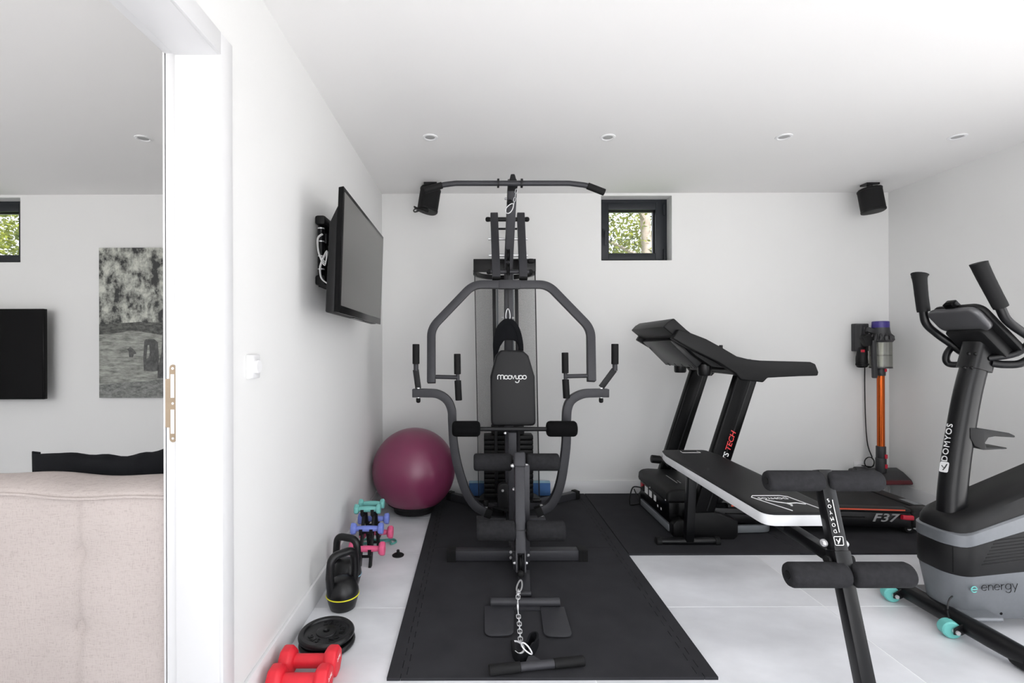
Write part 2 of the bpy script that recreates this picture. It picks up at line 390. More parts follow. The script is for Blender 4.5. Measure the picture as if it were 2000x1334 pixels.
# front wall behind the camera, with two wide glazed openings
mb = MB()
for a, b, z0, z1 in ((XLIV, -4.7, 0, ZC), (-4.7, -1.8, 2.35, ZC), (-4.7, -1.8, 0, .9), (-1.8, -.3, 0, ZC), (-.3, 2.2, 2.35, ZC), (2.2, XR, 0, ZC)):
    mb.box((a, YF - .2, z0), (b, YF, z1))
struct(obj('wall_front', mb, 'wall_paint'))
def glazed(name, x0, x1, n, zb=0.0):
    w = bpy.data.objects.new(name, None); COL.objects.link(w); w.location = ((x0 + x1) / 2, YF - .1, 0); ORG[name] = w.location.copy(); struct(w)
    m = MB().box((x0, YF - .13, 2.29), (x1, YF - .07, 2.35)).box((x0, YF - .13, zb), (x1, YF - .07, zb + .05))
    for k in range(n + 1):
        x = x0 + (x1 - x0) * k / n; m.box((max(x0, x - .04), YF - .13, zb + .05), (min(x1, x + .04), YF - .07, 2.29))
    obj('frame', m, 'anthracite', w, .003)
def glazed_side(name, y0, y1, n):
    w = bpy.data.objects.new(name, None); COL.objects.link(w); w.location = (XR + .1, (y0 + y1) / 2, 0); ORG[name] = w.location.copy(); struct(w)
    m = MB().box((XR + .07, y0, 2.29), (XR + .13, y1, 2.35)).box((XR + .07, y0, 0), (XR + .13, y1, .05))
    for k in range(n + 1):
        y = y0 + (y1 - y0) * k / n; m.box((XR + .07, max(y0, y - .04), .05), (XR + .13, min(y1, y + .04), 2.29))
    obj('frame', m, 'anthracite', w, .003)
glazed_side('added_window_5', -.5, 1.7, 2)  # unseen opening added to the right wall to light the left one
glazed('window_3', -.3, 2.2, 2); glazed('unseen_window_4', -4.7, -1.8, 3, .9)  # living room opening is assumed, its sill raised to dim the ceiling there
def window(name, w, handle=True):
    x0, x1, z0, z1 = w; yf = YB + .103
    t = bpy.data.objects.new(name, None); COL.objects.link(t); t.location = ((x0 + x1) / 2, yf, z0); ORG[name] = t.location.copy(); struct(t)
    def ring(m, a, b, c, d, wl, wr, wb, wt, y0, y1):
        return m.box((a, y0, c), (a + wl, y1, d)).box((b - wr, y0, c), (b, y1, d)).box((a + wl, y0, c), (b - wr, y1, c + wb)).box((a + wl, y0, d - wt), (b - wr, y1, d))
    obj('outer_frame', ring(MB(), x0, x1, z0, z1, .034, .034, .03, .03, yf, yf + .07), 'anthracite', t, .002)
    i = .026; a, b, c, d = x0 + i, x1 - i, z0 + .022, z1 - i
    sa = obj('sash', ring(MB(), a, b, c, d, .06, .075, .055, .065, yf - .012, yf + .05), 'anthracite', t, .003)
    obj('bead', ring(MB(), a + .06, b - .075, c + .055, d - .065, .012, .012, .008, .012, yf + .02, yf + .05), 'black_metal', sa)
    obj('pane', MB().box((a + .06, yf + .03, c + .055), (b - .075, yf + .036, d - .065)), 'window_glass', t)
    if handle:
        zc = (z0 + z1) / 2 - .02
        hd = obj('handle', MB().box((x0 + .036, yf - .022, zc - .035), (x0 + .06, yf - .012, zc + .035)).box((x0 + .041, yf - .05, zc - .008), (x0 + .055, yf - .022, zc + .012)).box((x0 + .041, yf - .056, zc - .11), (x0 + .056, yf - .044, zc + .012)), 'anthracite', sa, .003)
        for zz in (z0 + .06, z1 - .1): obj('hinge', MB().cyl((x1 - .03, yf - .018, zz - .04), (x1 - .03, yf - .018, zz + .05), .009, 10), 'anthracite', t)
window('window_1', WG); window('window_2', WL)
# baseboards
BH = 0.112
struct(obj('baseboard_back', MB().box((XL + .014, YB - .014, 0), (XR - .004, YB, BH)), 'lacquer_white', bev=.002))
struct(obj('baseboard_left', MB().box((XL, DY1 + .07, 0), (XL + .014, YB, BH)), 'lacquer_white', bev=.002))
struct(obj('baseboard_right', MB().box((XR - .016, 1.75, 0), (XR, 3.87, BH)).box((XR - .004, 3.87, 0), (XR, YB - .014, BH)), 'lacquer_white', bev=.002))
# doorway lining and casing
d1 = bpy.data.objects.new('door_1', None); COL.objects.link(d1); d1.location = ((XL + XLL) / 2, DY1, 0); ORG['door_1'] = d1.location.copy(); struct(d1)
JY = 1.455
obj('jamb', MB().box((-.91, JY, 0), (XL + .002, DY1, DZ - .0)), 'lacquer_white', d1, .002)
obj('rebate', MB().box((XLL - .006, JY + .011, 0), (-.91, DY1, DZ)), 'lacquer_white', d1, .0015)
obj('jamb', MB().box((XLL, DY0, 0), (XL + .002, DY0 + .02, DZ)), 'lacquer_white', d1, .002)
obj('head_lining', MB().box((-.91, DY0, DZ - .02), (XL + .002, DY1, DZ)).box((XLL - .006, DY0, DZ - .009), (-.91, DY1, DZ)), 'lacquer_white', d1, .0015)
obj('casing', MB().box((XL, JY, 0), (XL + .012, JY + .068, DZ + .048)), 'lacquer_white', d1, .002)
obj('casing', MB().box((XL, DY0 - .05, 0), (XL + .012, DY0 + .018, DZ + .048)), 'lacquer_white', d1, .002)
obj('casing', MB().box((XL, DY0 + .018, DZ - .02), (XL + .012, JY, DZ + .048)), 'lacquer_white', d1, .002)
obj('casing', MB().box((XLL - .012, JY + .011, 0), (XLL, JY + .075, DZ + .048)), 'lacquer_white', d1, .002)
# strike plate on the rebate
sy = JY + .0095
zt, zb = P(333, 712, sy).z, P(333, 864, sy).z
xa, xb = -.934, -.913
mb = MB(); pl = []
for k in range(9): a = R(180 * k / 8); pl.append(((xa + xb) / 2 + .0105 * math.cos(a), zt - .012 + .012 * math.sin(a)))
zl1, zl0 = P(333, 740, sy).z, P(333, 835, sy).z
pl += [(xa, zl1), (xa - .0125, zl1), (xa - .0125, zl0), (xa, zl0)]
for k in range(9): a = R(180 + 180 * k / 8); pl.append(((xa + xb) / 2 + .0105 * math.cos(a), zb + .012 + .012 * math.sin(a)))
sp = obj('strike_plate', MB().prism(pl, sy, sy + .0016), 'brass_strike', d1); tag(sp, 'brushed nickel strike plate with two slots')
for p0, p1 in ((731, 777), (800, 847)):
    obj('latch_slot', MB().box((xa + .004, sy - .0006, P(333, p1, sy).z), (xb - .006, sy + .001, P(333, p0, sy).z)), 'white_plastic', sp)
for zz in (zt - .012, (zt + zb) / 2, zb + .012):
    obj('screw', MB().cyl(((xa + xb) / 2, sy - .001, zz), ((xa + xb) / 2, sy + .001, zz), .004, 10), 'chrome', sp)
# light switch (dimmer) on left wall
a, b = PXp(480, 716, XL), PXp(502, 716, XL); yc = (a.y + b.y) / 2; zc = P(490, 716, yc).z; hw = .041
sw = thing('dimmer_switch', (XL, yc, zc), 'white square rotary dimmer switch on the wall beside the doorway', 'switch')
obj('plate', MB().box((XL, yc - hw, zc - hw), (XL + .012, yc + hw, zc + hw)), 'white_plastic', sw, .003)
obj('knob', MB().lathe([(.0, 0), (.024, 0), (.0235, .012), (.021, .014), (0.0, .014)], (XL + .012, yc + .004, zc), (1, 0, 0), 28), 'white_plastic', sw)
# ------------------------------------------------------------------ ceiling lights
SPOT = [(840, 268, 'nearest the left wall'), (1187, 268, 'second from the left wall'), (1531, 267, 'third from the left wall'), (1870, 267, 'nearest the right wall')]
def spot(px, py, label, group):
    u, v = uv0(px, py); Y = (H - ZC) * F / v; c = V((u * Y / F, Y, ZC))
    t = thing('ceiling_light', c, label, 'ceiling light', group)
    obj('trim_ring', MB().lathe([(.030, .002), (.030, -.002), (.035, -.006), (.046, -.004), (.047, -.0005), (.047, .002)], c, n=32), 'white_plastic', t)
    obj('lamp', MB().lathe([(0.0, .002), (.031, .002), (.031, -.0012), (.018, -.0025), (.0, -.0028)], c, n=24), 'lamp_dark', t)
for px, py, w in SPOT: spot(px, py, 'white round recessed spotlight in the gym ceiling, ' + w, 'gym ceiling spotlights')
spot(280, 270, 'white round recessed spotlight seen through the doorway, above the framed landscape', None)
# ------------------------------------------------------------------ outside: trees behind the back windows
struct(obj('bounce_terrace', MB().box((-14, -14, -.3), (14, YF - .2, -.03)).box((XR + .2, YF - .2, -.3), (14, 4, -.03)), 'bounce_stone'))  # unseen sunlit paving added to bounce light up to the ceiling
struct(obj('ground', MB().box((-14, YB + .25, -.32), (14, 22, -.05)), 'soil_grass'))
def tree(loc, h, r, crown, n, seed, label):
    rnd = random.Random(seed); x, y = loc
    t = thing('tree', (x, y, -.05), label, 'tree', 'trees outside the windows')
    path = smooth([(x, y, -.05), (x + .05, y, h * .35), (x - .04, y + .05, h * .7), (x + .03, y, h)], 5)
    m = MB().tube(path, [r * (1 - .6 * i / len(path)) for i in range(len(path))], 10)
    for k in range(7):
        z = h * (.3 + .09 * k); a = rnd.uniform(0, 6.28); l = rnd.uniform(.8, 1.6)
        m.tube([(x, y, z), (x + l * .5 * math.cos(a), y + l * .5 * math.sin(a), z + l * .3), (x + l * math.cos(a), y + l * math.sin(a), z + l * .7)], [r * .35, r * .2, r * .08], 6)
    obj('trunk', m, 'bark', t)
    m = MB()
    for k in range(n):
        cx, cy, cz, rr = rnd.choice(crown)
        p = V((cx, cy, cz)) + V((rnd.gauss(0, 1), rnd.gauss(0, 1), rnd.gauss(0, 1))) * rr * .5
        d = V((rnd.gauss(0, 1), rnd.gauss(0, 1), rnd.gauss(0, .7))).normalized(); s = d.orthogonal().normalized()
        q = Matrix.Rotation(rnd.uniform(0, 6.28), 3, d) @ s; L = rnd.uniform(.05, .1)
        m.add([p, p + d * L * .5 + q * L * .22, p + d * L, p + d * L * .5 - q * L * .22], [(0, 1, 2, 3)])
    tag(obj('foliage', m, 'leaf', t, flat=True), kind='stuff')
tree((2.52, 7.2), 6.5, .10, [(2.2, 7.6, 2.7, .7), (1.9, 8.0, 3.2, .9), (2.9, 8.2, 3.0, .6), (2.5, 7.4, 4.6, 1.0), (3.1, 7.3, 3.6, .4)], 6500, 3, 'leafy tree with a pale trunk outside the gym window')
tree((-9.2, 7.8), 5.5, .10, [(-7.0, 7.4, 2.6, .8), (-7.4, 7.8, 3.3, .9), (-8.2, 8, 3.0, .9), (-6.6, 7.6, 3.6, .7)], 7500, 5, 'sunlit leafy tree outside the living room window')
# ================================================================== MATS
def wave(x, y0, y1, pitch, d, off):
    n = max(2, round((y1 - y0) / pitch)); p = (y1 - y0) / n; out = []
    for k in range(n):
        a = y0 + k * p
        out += [(x + off, a), (x + off, a + .30 * p), (x + d + off, a + .22 * p), (x + d + off, a + .78 * p), (x + off, a + .70 * p)]
    return out + [(x + off, y1)]
MT = 0.012
MX0, MX1, MY0, MY1 = -.333, .888, 1.772, 3.984
MTT = MT - .0008
mt = thing('puzzle_mat', ((MX0 + MX1) / 2, (MY0 + MY1) / 2, 0), 'long black interlocking foam floor mat under the multi-gym', 'mat')
g = .0011; sl, sr = MX0 + .05, MX1 - .05
wl = lambda o: wave(sl, MY0, MY1, .076, .022, o); wr = lambda o: wave(sr, MY0, MY1, .076, -.022, o)
obj('border_strip', MB().prism([(MX0, MY1), (MX0, MY0)] + wl(-g), 0, MTT, 'XY'), 'rubber_mat', mt)
obj('border_strip', MB().prism([(MX1, MY1), (MX1, MY0)] + wr(g), 0, MTT, 'XY'), 'rubber_mat', mt)
ym = 2.89
def half(y0, y1):
    a = wave(sl, y0, y1, .076, .022, g); b = wave(sr, y0, y1, .076, -.022, -g)
    return a + b[::-1]
nh = 15; pp = (MY1 - MY0) / round((MY1 - MY0) / .076); ym = MY0 + pp * nh
obj('panel', MB().prism(half(MY0, ym - .0008), 0, MTT, 'XY'), 'rubber_mat', mt)
obj('panel', MB().prism(half(ym + .0008, MY1), 0, MTT, 'XY'), 'rubber_mat', mt)
RX0, RX1, RY0 = MX1 + .006, 2.9, PZ(1400, 1084.5, 0).y
mt2 = thing('floor_mat', ((RX0 + RX1) / 2, (RY0 + MY1) / 2, 0), 'wide black foam floor mat under the treadmill', 'mat')
w2 = lambda o: wave(1.9, RY0, MY1, .076, .022, o)
obj('panel', MB().prism([(RX0, MY1), (RX0, RY0)] + w2(-g), 0, MTT, 'XY'), 'rubber_mat', mt2)
obj('panel', MB().prism([(RX1, MY1), (RX1, RY0)] + w2(g), 0, MTT, 'XY'), 'rubber_mat', mt2)
# ================================================================== MULTI-GYM
GX = 0.234
gy = thing('multi_gym', (GX, 3.2, MT), 'dark grey steel home multi-gym with black backrest pad and weight stack', 'exercise machine')
def part(name, m, ma, par=None, **k): return obj(name, m, ma, par or gy, **k)
sqt = lambda w, d: [(-w / 2, -d / 2), (w / 2, -d / 2), (w / 2, d / 2), (-w / 2, d / 2)]
def bolt(p, ax=(0, -1, 0), r=.009, par=None, l=.012):
    p = V(p); a = V(ax).normalized()
    return part('bolt', MB().lathe([(r, 0), (r, l * .5), (r * .6, l), (0, l)], p, a, 10), 'chrome', par)
def endcap(p0, p1, r, par=None): return part('rubber_cap', MB().capsule(p0, p1, r, r * .8, 14), 'rubber', par)
# base
part('base_beam', MB().box((GX - .035, 2.62, MT), (GX + .035, 3.8, MT + .055)), 'steel_grey', bev=.004)
part('cross_plate', MB().box((GX - .235, 3.27, MT + .012), (GX + .235, 3.33, MT + .05)), 'steel_grey', bev=.004)
for sx_, e_ in ((-1, V((-.215, 3.84, 0))), (1, V((.80, 3.86, 0)))):
    m = MB().obox((GX + sx_ * .03, 3.52, MT + .03), (e_.x, e_.y, MT + .03), .05, .055, (0, 0, 1)); rf = part('rear_foot', m, 'steel_grey', bev=.004)
    d = (V((e_.x, e_.y, 0)) - V((GX, 3.52, 0))).normalized(); q = V((e_.x, e_.y, MT + .032))
    part('foot_cap', MB().obox(q - d * .03, q + d * .012, .06, .064, (0, 0, 1)), 'rubber', rf, bev=.004)
a, b = PZ(873, 1097, MT).x, PZ(1148, 1097, MT).x; fy = PZ(1010, 1097, MT).y
ff = part('front_foot', MB().box((a + .04, fy, MT + .003), (b - .04, fy + .06, MT + .06)), 'steel_grey', bev=.005)
for x0, x1 in ((a, a + .05), (b - .05, b)):
    m = MB().box((x0, fy - .004, MT), (x1, fy + .064, MT + .064))
    for k in range(6): m.box((x0 + .004 + k * .0075, fy - .007, MT + .004), (x0 + .008 + k * .0075, fy - .003, MT + .06))
    part('foot_cap', m, 'rubber', ff)
# front upright with gusset, tongue and foot plates
up = part('front_upright', MB().box((.215, fy - .012, MT), (.30, fy + .05, .56)), 'steel_grey', bev=.004)
part('gusset', MB().prism([(fy + .05, .33), (fy + .05, .06), (3.12, .06)], .225, .24, 'YZ').prism([(fy + .05, .33), (fy + .05, .06), (3.12, .06)], .275, .29, 'YZ'), 'steel_grey')
for p in ((998, 1078), (998, 1089), (1032, 1084), (1004, 955)): bolt(P(p[0], p[1], fy - .014), (-.4, -1, 0), .008, up)
t0, t1 = PZ(1022, 1112, MT + .02), PZ(1026, 1164, MT + .004)
part('floor_tongue', MB().add([(t0.x - .03, t0.y, .03), (t0.x + .035, t0.y, .03), (t1.x + .026, t1.y, .03), (t1.x - .03, t1.y, .03),
     (t0.x - .03, t0.y, MT), (t0.x + .035, t0.y, MT), (t1.x + .026, t1.y, MT), (t1.x - .03, t1.y, MT)],
     [(0, 1, 2, 3), (4, 7, 6, 5), (0, 4, 5, 1), (1, 5, 6, 2), (2, 6, 7, 3), (3, 7, 4, 0)]).cyl((t1.x - .032, t1.y, .026), (t1.x + .028, t1.y, .026), .013, 12), 'steel_grey', bev=.002)
fp = part('foot_bar', MB().cyl(PZ(958, 1176, .034), PZ(1093, 1176, .034), .019, 20), 'steel_grey', bev=.002)
part('rib', MB().box((PZ(1000, 1186, .02).x, PZ(1000, 1190, .02).y, MT + .002), (PZ(1060, 1186, .02).x, PZ(1000, 1182, .02).y, MT + .01)), 'steel_grey', fp)
def plate(c4):
    ps = [PZ(px, py, MT + .012) for px, py in c4]; cs = []
    n = len(ps)
    pts = fillet([ps[0], ps[1], ps[2], ps[3]], .035, 6)
    poly = [(q.x, q.y) for q in pts]
    part('foot_plate', MB().prism(poly, MT + .006, MT + .012, 'XY'), 'steel_grey', bev=.002)
plate([(946, 1183), (947, 1241), (1003, 1240), (1004, 1183)])
plate([(1055, 1185), (1063, 1242), (1119, 1243), (1102, 1185)])
# seat post, seat beam, leg lever with rollers
part('seat_post', MB().box((GX - .026, 3.12, MT + .05), (GX + .026, 3.18, .672)), 'steel_grey', bev=.004)
part('seat_beam', MB().obox((GX + .01, 3.13, .50), (.255, fy + .0, .535), .05, .05, (0, 0, 1)), 'steel_grey', bev=.004)
rb = part('roller_bar', MB().cyl(P(890, 838, 3.05), P(1122, 838, 3.05), .014, 14), 'steel_dark')
for x0, x1 in ((883, 938), (1067, 1127)):
    a, b = P(x0, 837.5, 3.05), P(x1, 837.5, 3.05)
    ro = part('foam_roller', MB().capsule(a, b, .050, .024, 24), 'foam_black', rb)
bolt(P(988, 846, 3.0), (-1, -.3, 0), .008, rb)
L0, L1 = P(1014, 888, 2.76), P(1017, 1122, 2.52)
m = MB().obox(L0, L1 + (L0 - L1).normalized() * .10, .054, .05, (0, 1, 0))
lv = part('leg_lever', m, 'steel_grey', bev=.005)
dl = (L1 - L0).normalized(); fwd = V((0, -1, 0)) - dl * V((0, -1, 0)).dot(dl); fwd.normalize()
for s_ in (-1, 1):
    part('fork_cheek', MB().obox(L1 - dl * .115 + V((s_ * .0225, 0, 0)), L1 - dl * .01 + V((s_ * .0225, 0, 0)), .009, .05, (0, 1, 0)), 'steel_grey', lv, bev=.002)
pc = L1 - dl * .055
part('pulley', MB().lathe([(.0, -.009), (.043, -.009), (.036, -.002), (.036, .002), (.043, .009), (0, .009)], pc, (1, 0, 0), 24), 'black_plastic', lv)
for s_ in (-1, 1): bolt(pc + V((s_ * .027, 0, 0)), (s_, -.2, 0), .008, lv)
part('pivot_bracket', MB().obox(L0 - dl * .012, L0 + dl * .075, .068, .064, (0, 1, 0)), 'steel_grey', lv, bev=.012, seg=3)
for s_ in (-1, 1): bolt(L0 + dl * .06 + V((s_ * .034, -.01, 0)), (s_, -.3, 0), .011, lv, .016)
def rollers(x0, xm0, xm1, x1, y, Y, r):
    ax = part('roller_bar', MB().cyl(P(x0, y, Y), P(x1, y, Y), .012, 12), 'steel_dark', lv)
    part('foam_roller', MB().capsule(P(x0, y, Y), P(xm0, y, Y), r, .016, 28), 'foam', ax)
    part('foam_roller', MB().capsule(P(xm1, y, Y), P(x1, y, Y), r, .016, 28), 'foam', ax)
rollers(925, 1000, 1027, 1092, 902.5, 2.83, .0505)
rollers(930, 1006, 1028, 1103, 1036.5, 2.59, .0535)
st = part('cable_stop', MB().sphere(P(1017, 1121, 2.475), .018, 14, 8), 'rubber', lv)
# uprights of the weight frame, main post, boom
part('main_post', MB().sweep(fillet([(GX, 3.47, MT + .05), (GX, 3.47, 1.80), P(1001, 352, 3.12)], .25, 8), sqt(.062, .06), (1, 0, 0)), 'steel_grey', bev=.005)
tp = P(1000, 347, 3.08)
part('top_bracket', MB().prism([(tp.x - .03, tp.z - .075), (tp.x + .034, tp.z - .075), (tp.x + .012, tp.z), (tp.x - .012, tp.z)], 3.01, 3.12), 'steel_dark', bev=.006)
for px in (964.5, 1008.5):
    part('guard_bar', MB().obox(P(px, 548, 3.56), P(px + 5.5, 962, 3.56), .024, .03), 'steel_dark', bev=.003)
for px in (971, 1001.5):
    part('guide_rod', MB().cyl(P(px, 535, 3.68), P(px + 3, 962, 3.68), .007, 12), 'grey_rail')
zz0 = .085
for k in range(13):
    z = zz0 + k * .0365
    part('weight_plate', MB().box((GX - .196 + .02, 3.64, z), (GX + .196, 3.76, z + .033)), 'black_plastic', bev=.006)
part('top_weight', MB().box((GX - .12, 3.65, zz0 + 13 * .0365), (GX + .13, 3.75, zz0 + 13 * .0365 + .07)), 'black_plastic', bev=.012)
part('selector_rod', MB().cyl((GX + .0, 3.69, .55), (GX + .0, 3.69, 1.9), .008, 10), 'steel_dark')
# shroud: cap + perforated sheet curving backwards + bottom tray
ct = P(985.5, 506, 3.58); hw = .232; zt = ct.z; zbm = P(985, 531, 3.58).z; cxs = ct.x
part('shroud_cap', MB().box((cxs - hw, 3.57, zbm), (cxs + hw, 3.60, zt)).prism([(cxs - hw, 3.58)] + [(cxs + hw * math.cos(R(180 - 180 * k / 16)), 3.60 + .30 * math.sin(R(180 * k / 16))) for k in range(17)] + [(cxs + hw, 3.58)], zt - .02, zt, 'XY'), 'black_metal', bev=.003)
part('cap_rim', MB().sweep([(cxs + (hw - .008) * math.cos(R(180 - 180 * k / 20)), 3.60 + .28 * math.sin(R(180 * k / 20)), zbm) for k in range(21)], sqt(.02, .035), (0, 0, 1)), 'black_metal')
m = MB(); nx, nz = 28, 2; att = []; zbot = .075; xs_ = []
for j in range(nz + 1):
    f = j / nz; z = zbm + (zbot - zbm) * f; cxj = cxs + (.250 - cxs) * f
    for i in range(nx + 1):
        a = R(180 - 180 * i / nx); m.v.append(V((cxj + (hw - .004) * math.cos(a), 3.60 + .285 * math.sin(a), z)))
arcl = [0]
for i in range(nx): arcl.append(arcl[-1] + (m.v[i + 1] - m.v[i]).length)
for j in range(nz):
    for i in range(nx): m.f.append((j * (nx + 1) + i, j * (nx + 1) + i + 1, (j + 1) * (nx + 1) + i + 1, (j + 1) * (nx + 1) + i))
sh = part('mesh_shroud', m, 'perforated_mesh'); tag(sh, 'perforated dark mesh guard curving behind the weight stack')
at = sh.data.attributes.new('sheet', 'FLOAT_VECTOR', 'POINT')
for i in range(len(sh.data.vertices)):
    at.data[i].vector = (arcl[i % (nx + 1)], sh.data.vertices[i].co.z, 0)
for px0, px1 in ((927, 935), (1045, 1053)):
    part('shroud_edge', MB().obox(P(px0, 531, 3.595), P(px1, 968, 3.595), .006, .02), 'steel_dark')
part('shroud_tray', MB().prism([(.25 - hw, 3.58)] + [(.25 + hw * math.cos(R(180 - 180 * k / 16)), 3.60 + .29 * math.sin(R(180 * k / 16))) for k in range(17)] + [(.25 + hw, 3.58)], MT + .055, MT + .075, 'XY'), 'black_metal')
# pivot plates with bolts and pulleys
for s_ in (-1, 1):
    a, b = (P(965, 418, 3.58), P(969.5, 543, 3.36)) if s_ < 0 else (P(1017, 418, 3.58), P(1022, 543, 3.36))
    pp_ = part('pivot_plate', MB().obox(a, b, .056, .04, (0, 1, 0)), 'steel_grey', bev=.004)
    part('rubber_cap', MB().obox(b, b + (b - a).normalized() * .014, .057, .041, (0, 1, 0)), 'rubber', pp_, bev=.003)
def crossrod(y, Y, x0, x1, r, ma, caps):
    o = part('cross_rod', MB().cyl(P(x0, y, Y), P(x1, y, Y), r, 14), ma)
    if caps:
        for xx, dx in ((x0, -10), (x1, 10)): endcap(P(xx + (2 if dx < 0 else -2), y, Y), P(xx + dx * .8, y, Y), .018, o)
crossrod(428.5, 3.57, 956, 1026, .016, 'steel_dark', True)
crossrod(447, 3.53, 972, 1010, .008, 'steel_dark', False)
crossrod(466.5, 3.50, 954, 1030, .0095, 'chrome', False)
crossrod(498.5, 3.44, 955, 1031, .0095, 'chrome', False)
crossrod(531, 3.39, 958, 1033, .016, 'steel_grey', True)
endcap(P(1030, 510, 3.46), P(1044, 510, 3.46), .018)
for y, Y in ((470, 3.42), (498, 3.38), (526, 3.4)):
    c = P(992, y, Y)
    part('pulley', MB().lathe([(.0, -.011), (.045, -.011), (.037, -.003), (.037, .003), (.045, .011), (0, .011)], c, (1, 0, 0), 24), 'black_plastic')
for p in ((982, 621), (1002, 621)): bolt(P(p[0], p[1], 3.36 if p[1] < 500 else 3.43), (-.5, -1, 0), .009)
bolt(P(988, 388, 3.15), (-.5, -1, 0), .009)
part('cable', MB().tube([P(993, 455, 3.36), P(993, 610, 3.42)], .003, 6), 'cable_black')
part('cable_ball', MB().sphere(P(996, 396, 3.13), .02, 16, 10), 'rubber')
# press arm: arch, handles
Yt, Yb = 3.34, 3.2
ar = part('press_arm', MB().sweep(fillet([P(842.5, 748, Yb), P(842.5, 641, Yt - .04), P(924, 556, Yt), P(1070, 556, Yt), P(1153.5, 642, Yt - .04), P(1155, 745, Yb)], .15, 9), sqt(.055, .05), (0, 1, 0)), 'steel_grey', bev=.004)
part('arm_sleeve', MB().obox(P(974, 556, Yt), P(1016, 556, Yt), .060, .056, (0, 1, 0)), 'steel_grey', ar, bev=.003)
for s_, xa_, xg, yt0, ym0, yb0 in ((-1, 851, 893.5, 691, 737, 782), (1, 1147, 1104, 688.5, 735, 778)):
    hb = part('handle_bar', MB().cyl(P(xa_, ym0 - 1, Yb), P(xg, ym0, Yb), .014, 14), 'steel_grey', ar)
    part('handle_bar', MB().cyl(P(xg - s_ * 0, yt0 + 4, Yb), P(xg + 1, yb0 - 4, Yb), .012, 12), 'steel_grey', ar)
    part('grip', MB().capsule(P(xg - .5, yt0, Yb), P(xg, ym0 - 6, Yb), .0225, .004, 18), 'rubber', ar)
    part('grip', MB().capsule(P(xg + .5, ym0 + 6, Yb), P(xg + 2.5, yb0, Yb), .0225, .004, 18), 'rubber', ar)
# lower curved arms
Ya = 3.24
lp = [(951, 1000), (930, 988), (914, 967), (903, 940), (893, 905), (886, 865), (883.5, 824), (882, 800), (873, 781), (855, 769.5), (832, 767.5), (806, 767.5)]
rp_ = [(1055, 997), (1073, 987), (1086, 967), (1095, 940), (1101, 905), (1105.5, 865), (1106, 824), (1108, 797), (1117, 780), (1137, 769.5), (1160, 767.5), (1188, 767.5)]
for k, (pts, s_) in enumerate(((lp, -1), (rp_, 1))):
    am = part('row_arm', MB().sweep(smooth([P(x, y, Ya) for x, y in pts], 5), sqt(.056, .056), (0, 1, 0)), 'steel_grey', bev=.004)
    b0 = P(pts[0][0], pts[0][1], Ya)
    part('rubber_cap', MB().obox(b0 + V((s_ * .014, 0, .005)), b0 + V((-s_ * .03, 0, -.012)), .058, .058, (0, 1, 0)), 'rubber', am, bev=.003)
    part('pivot_pin', MB().cyl(P(949 if s_ < 0 else 1058, 986, Ya), P(949 if s_ < 0 else 1058, 1008, Ya), .012, 12), 'chrome', am)
    if s_ < 0:
        endcap(P(949, 990, Ya), P(949, 976, Ya), .017, am)
        xe, yl, yu, xu, g0, g1, xg = 817, 759, 722, 812, 711, 672, 812.5
    else: xe, yl, yu, xu, g0, g1, xg = 1174, 757, 722, 1200, 711.5, 671.5, 1201
    e0, e1 = P(xe, yl, Ya), P(xu, yu, Ya)
    part('rubber_cap', MB().capsule(P(xe, 776, Ya), P(xe, 787, Ya), .015, .012, 14), 'rubber', am)
    part('swivel_pin', MB().cyl(P(xe, 780, Ya), P(xe, 757, Ya), .012, 12), 'chrome', am)
    lk = part('swivel_link', MB().obox(e0, e1, .040, .012, (0, 1, 0)), 'steel_dark', am, bev=.003)
    part('handle_bar', MB().cyl(P(xg, 724, Ya), P(xg, g1 + 4, Ya), .0165, 14), 'steel_grey', lk)
    part('grip', MB().capsule(P(xg, g0, Ya), P(xg, g1, Ya), .0238, .004, 18), 'rubber', lk)
# low pulley housing behind the lever
hc = P(981, 955, 3.36)
part('pulley_housing', MB().prism([(hc.x - .035 + .0, .09), (hc.x + .075, .09), (hc.x + .075, hc.z + .02)] + [(hc.x + .01 + .045 * math.cos(R(90 * k / 5 + 60)), hc.z + .045 * math.sin(R(90 * k / 5 + 60))) for k in range(6)] + [(hc.x - .035, hc.z)], 3.33, 3.39), 'steel_dark', bev=.005)
bolt(P(981.5, 958, 3.325), (0, -1, 0), .01)
part('selector_knob', MB().cyl(P(1040, 977, 3.3), P(1054, 977, 3.3), .014, 12), 'black_plastic', bev=.003)
part('arc_plate', MB().sweep([(GX - .12 + .24 * k / 12, 3.34 - .05 * math.sin(math.pi * k / 12), .115) for k in range(13)], sqt(.05, .008), (0, 0, 1)), 'steel_dark')
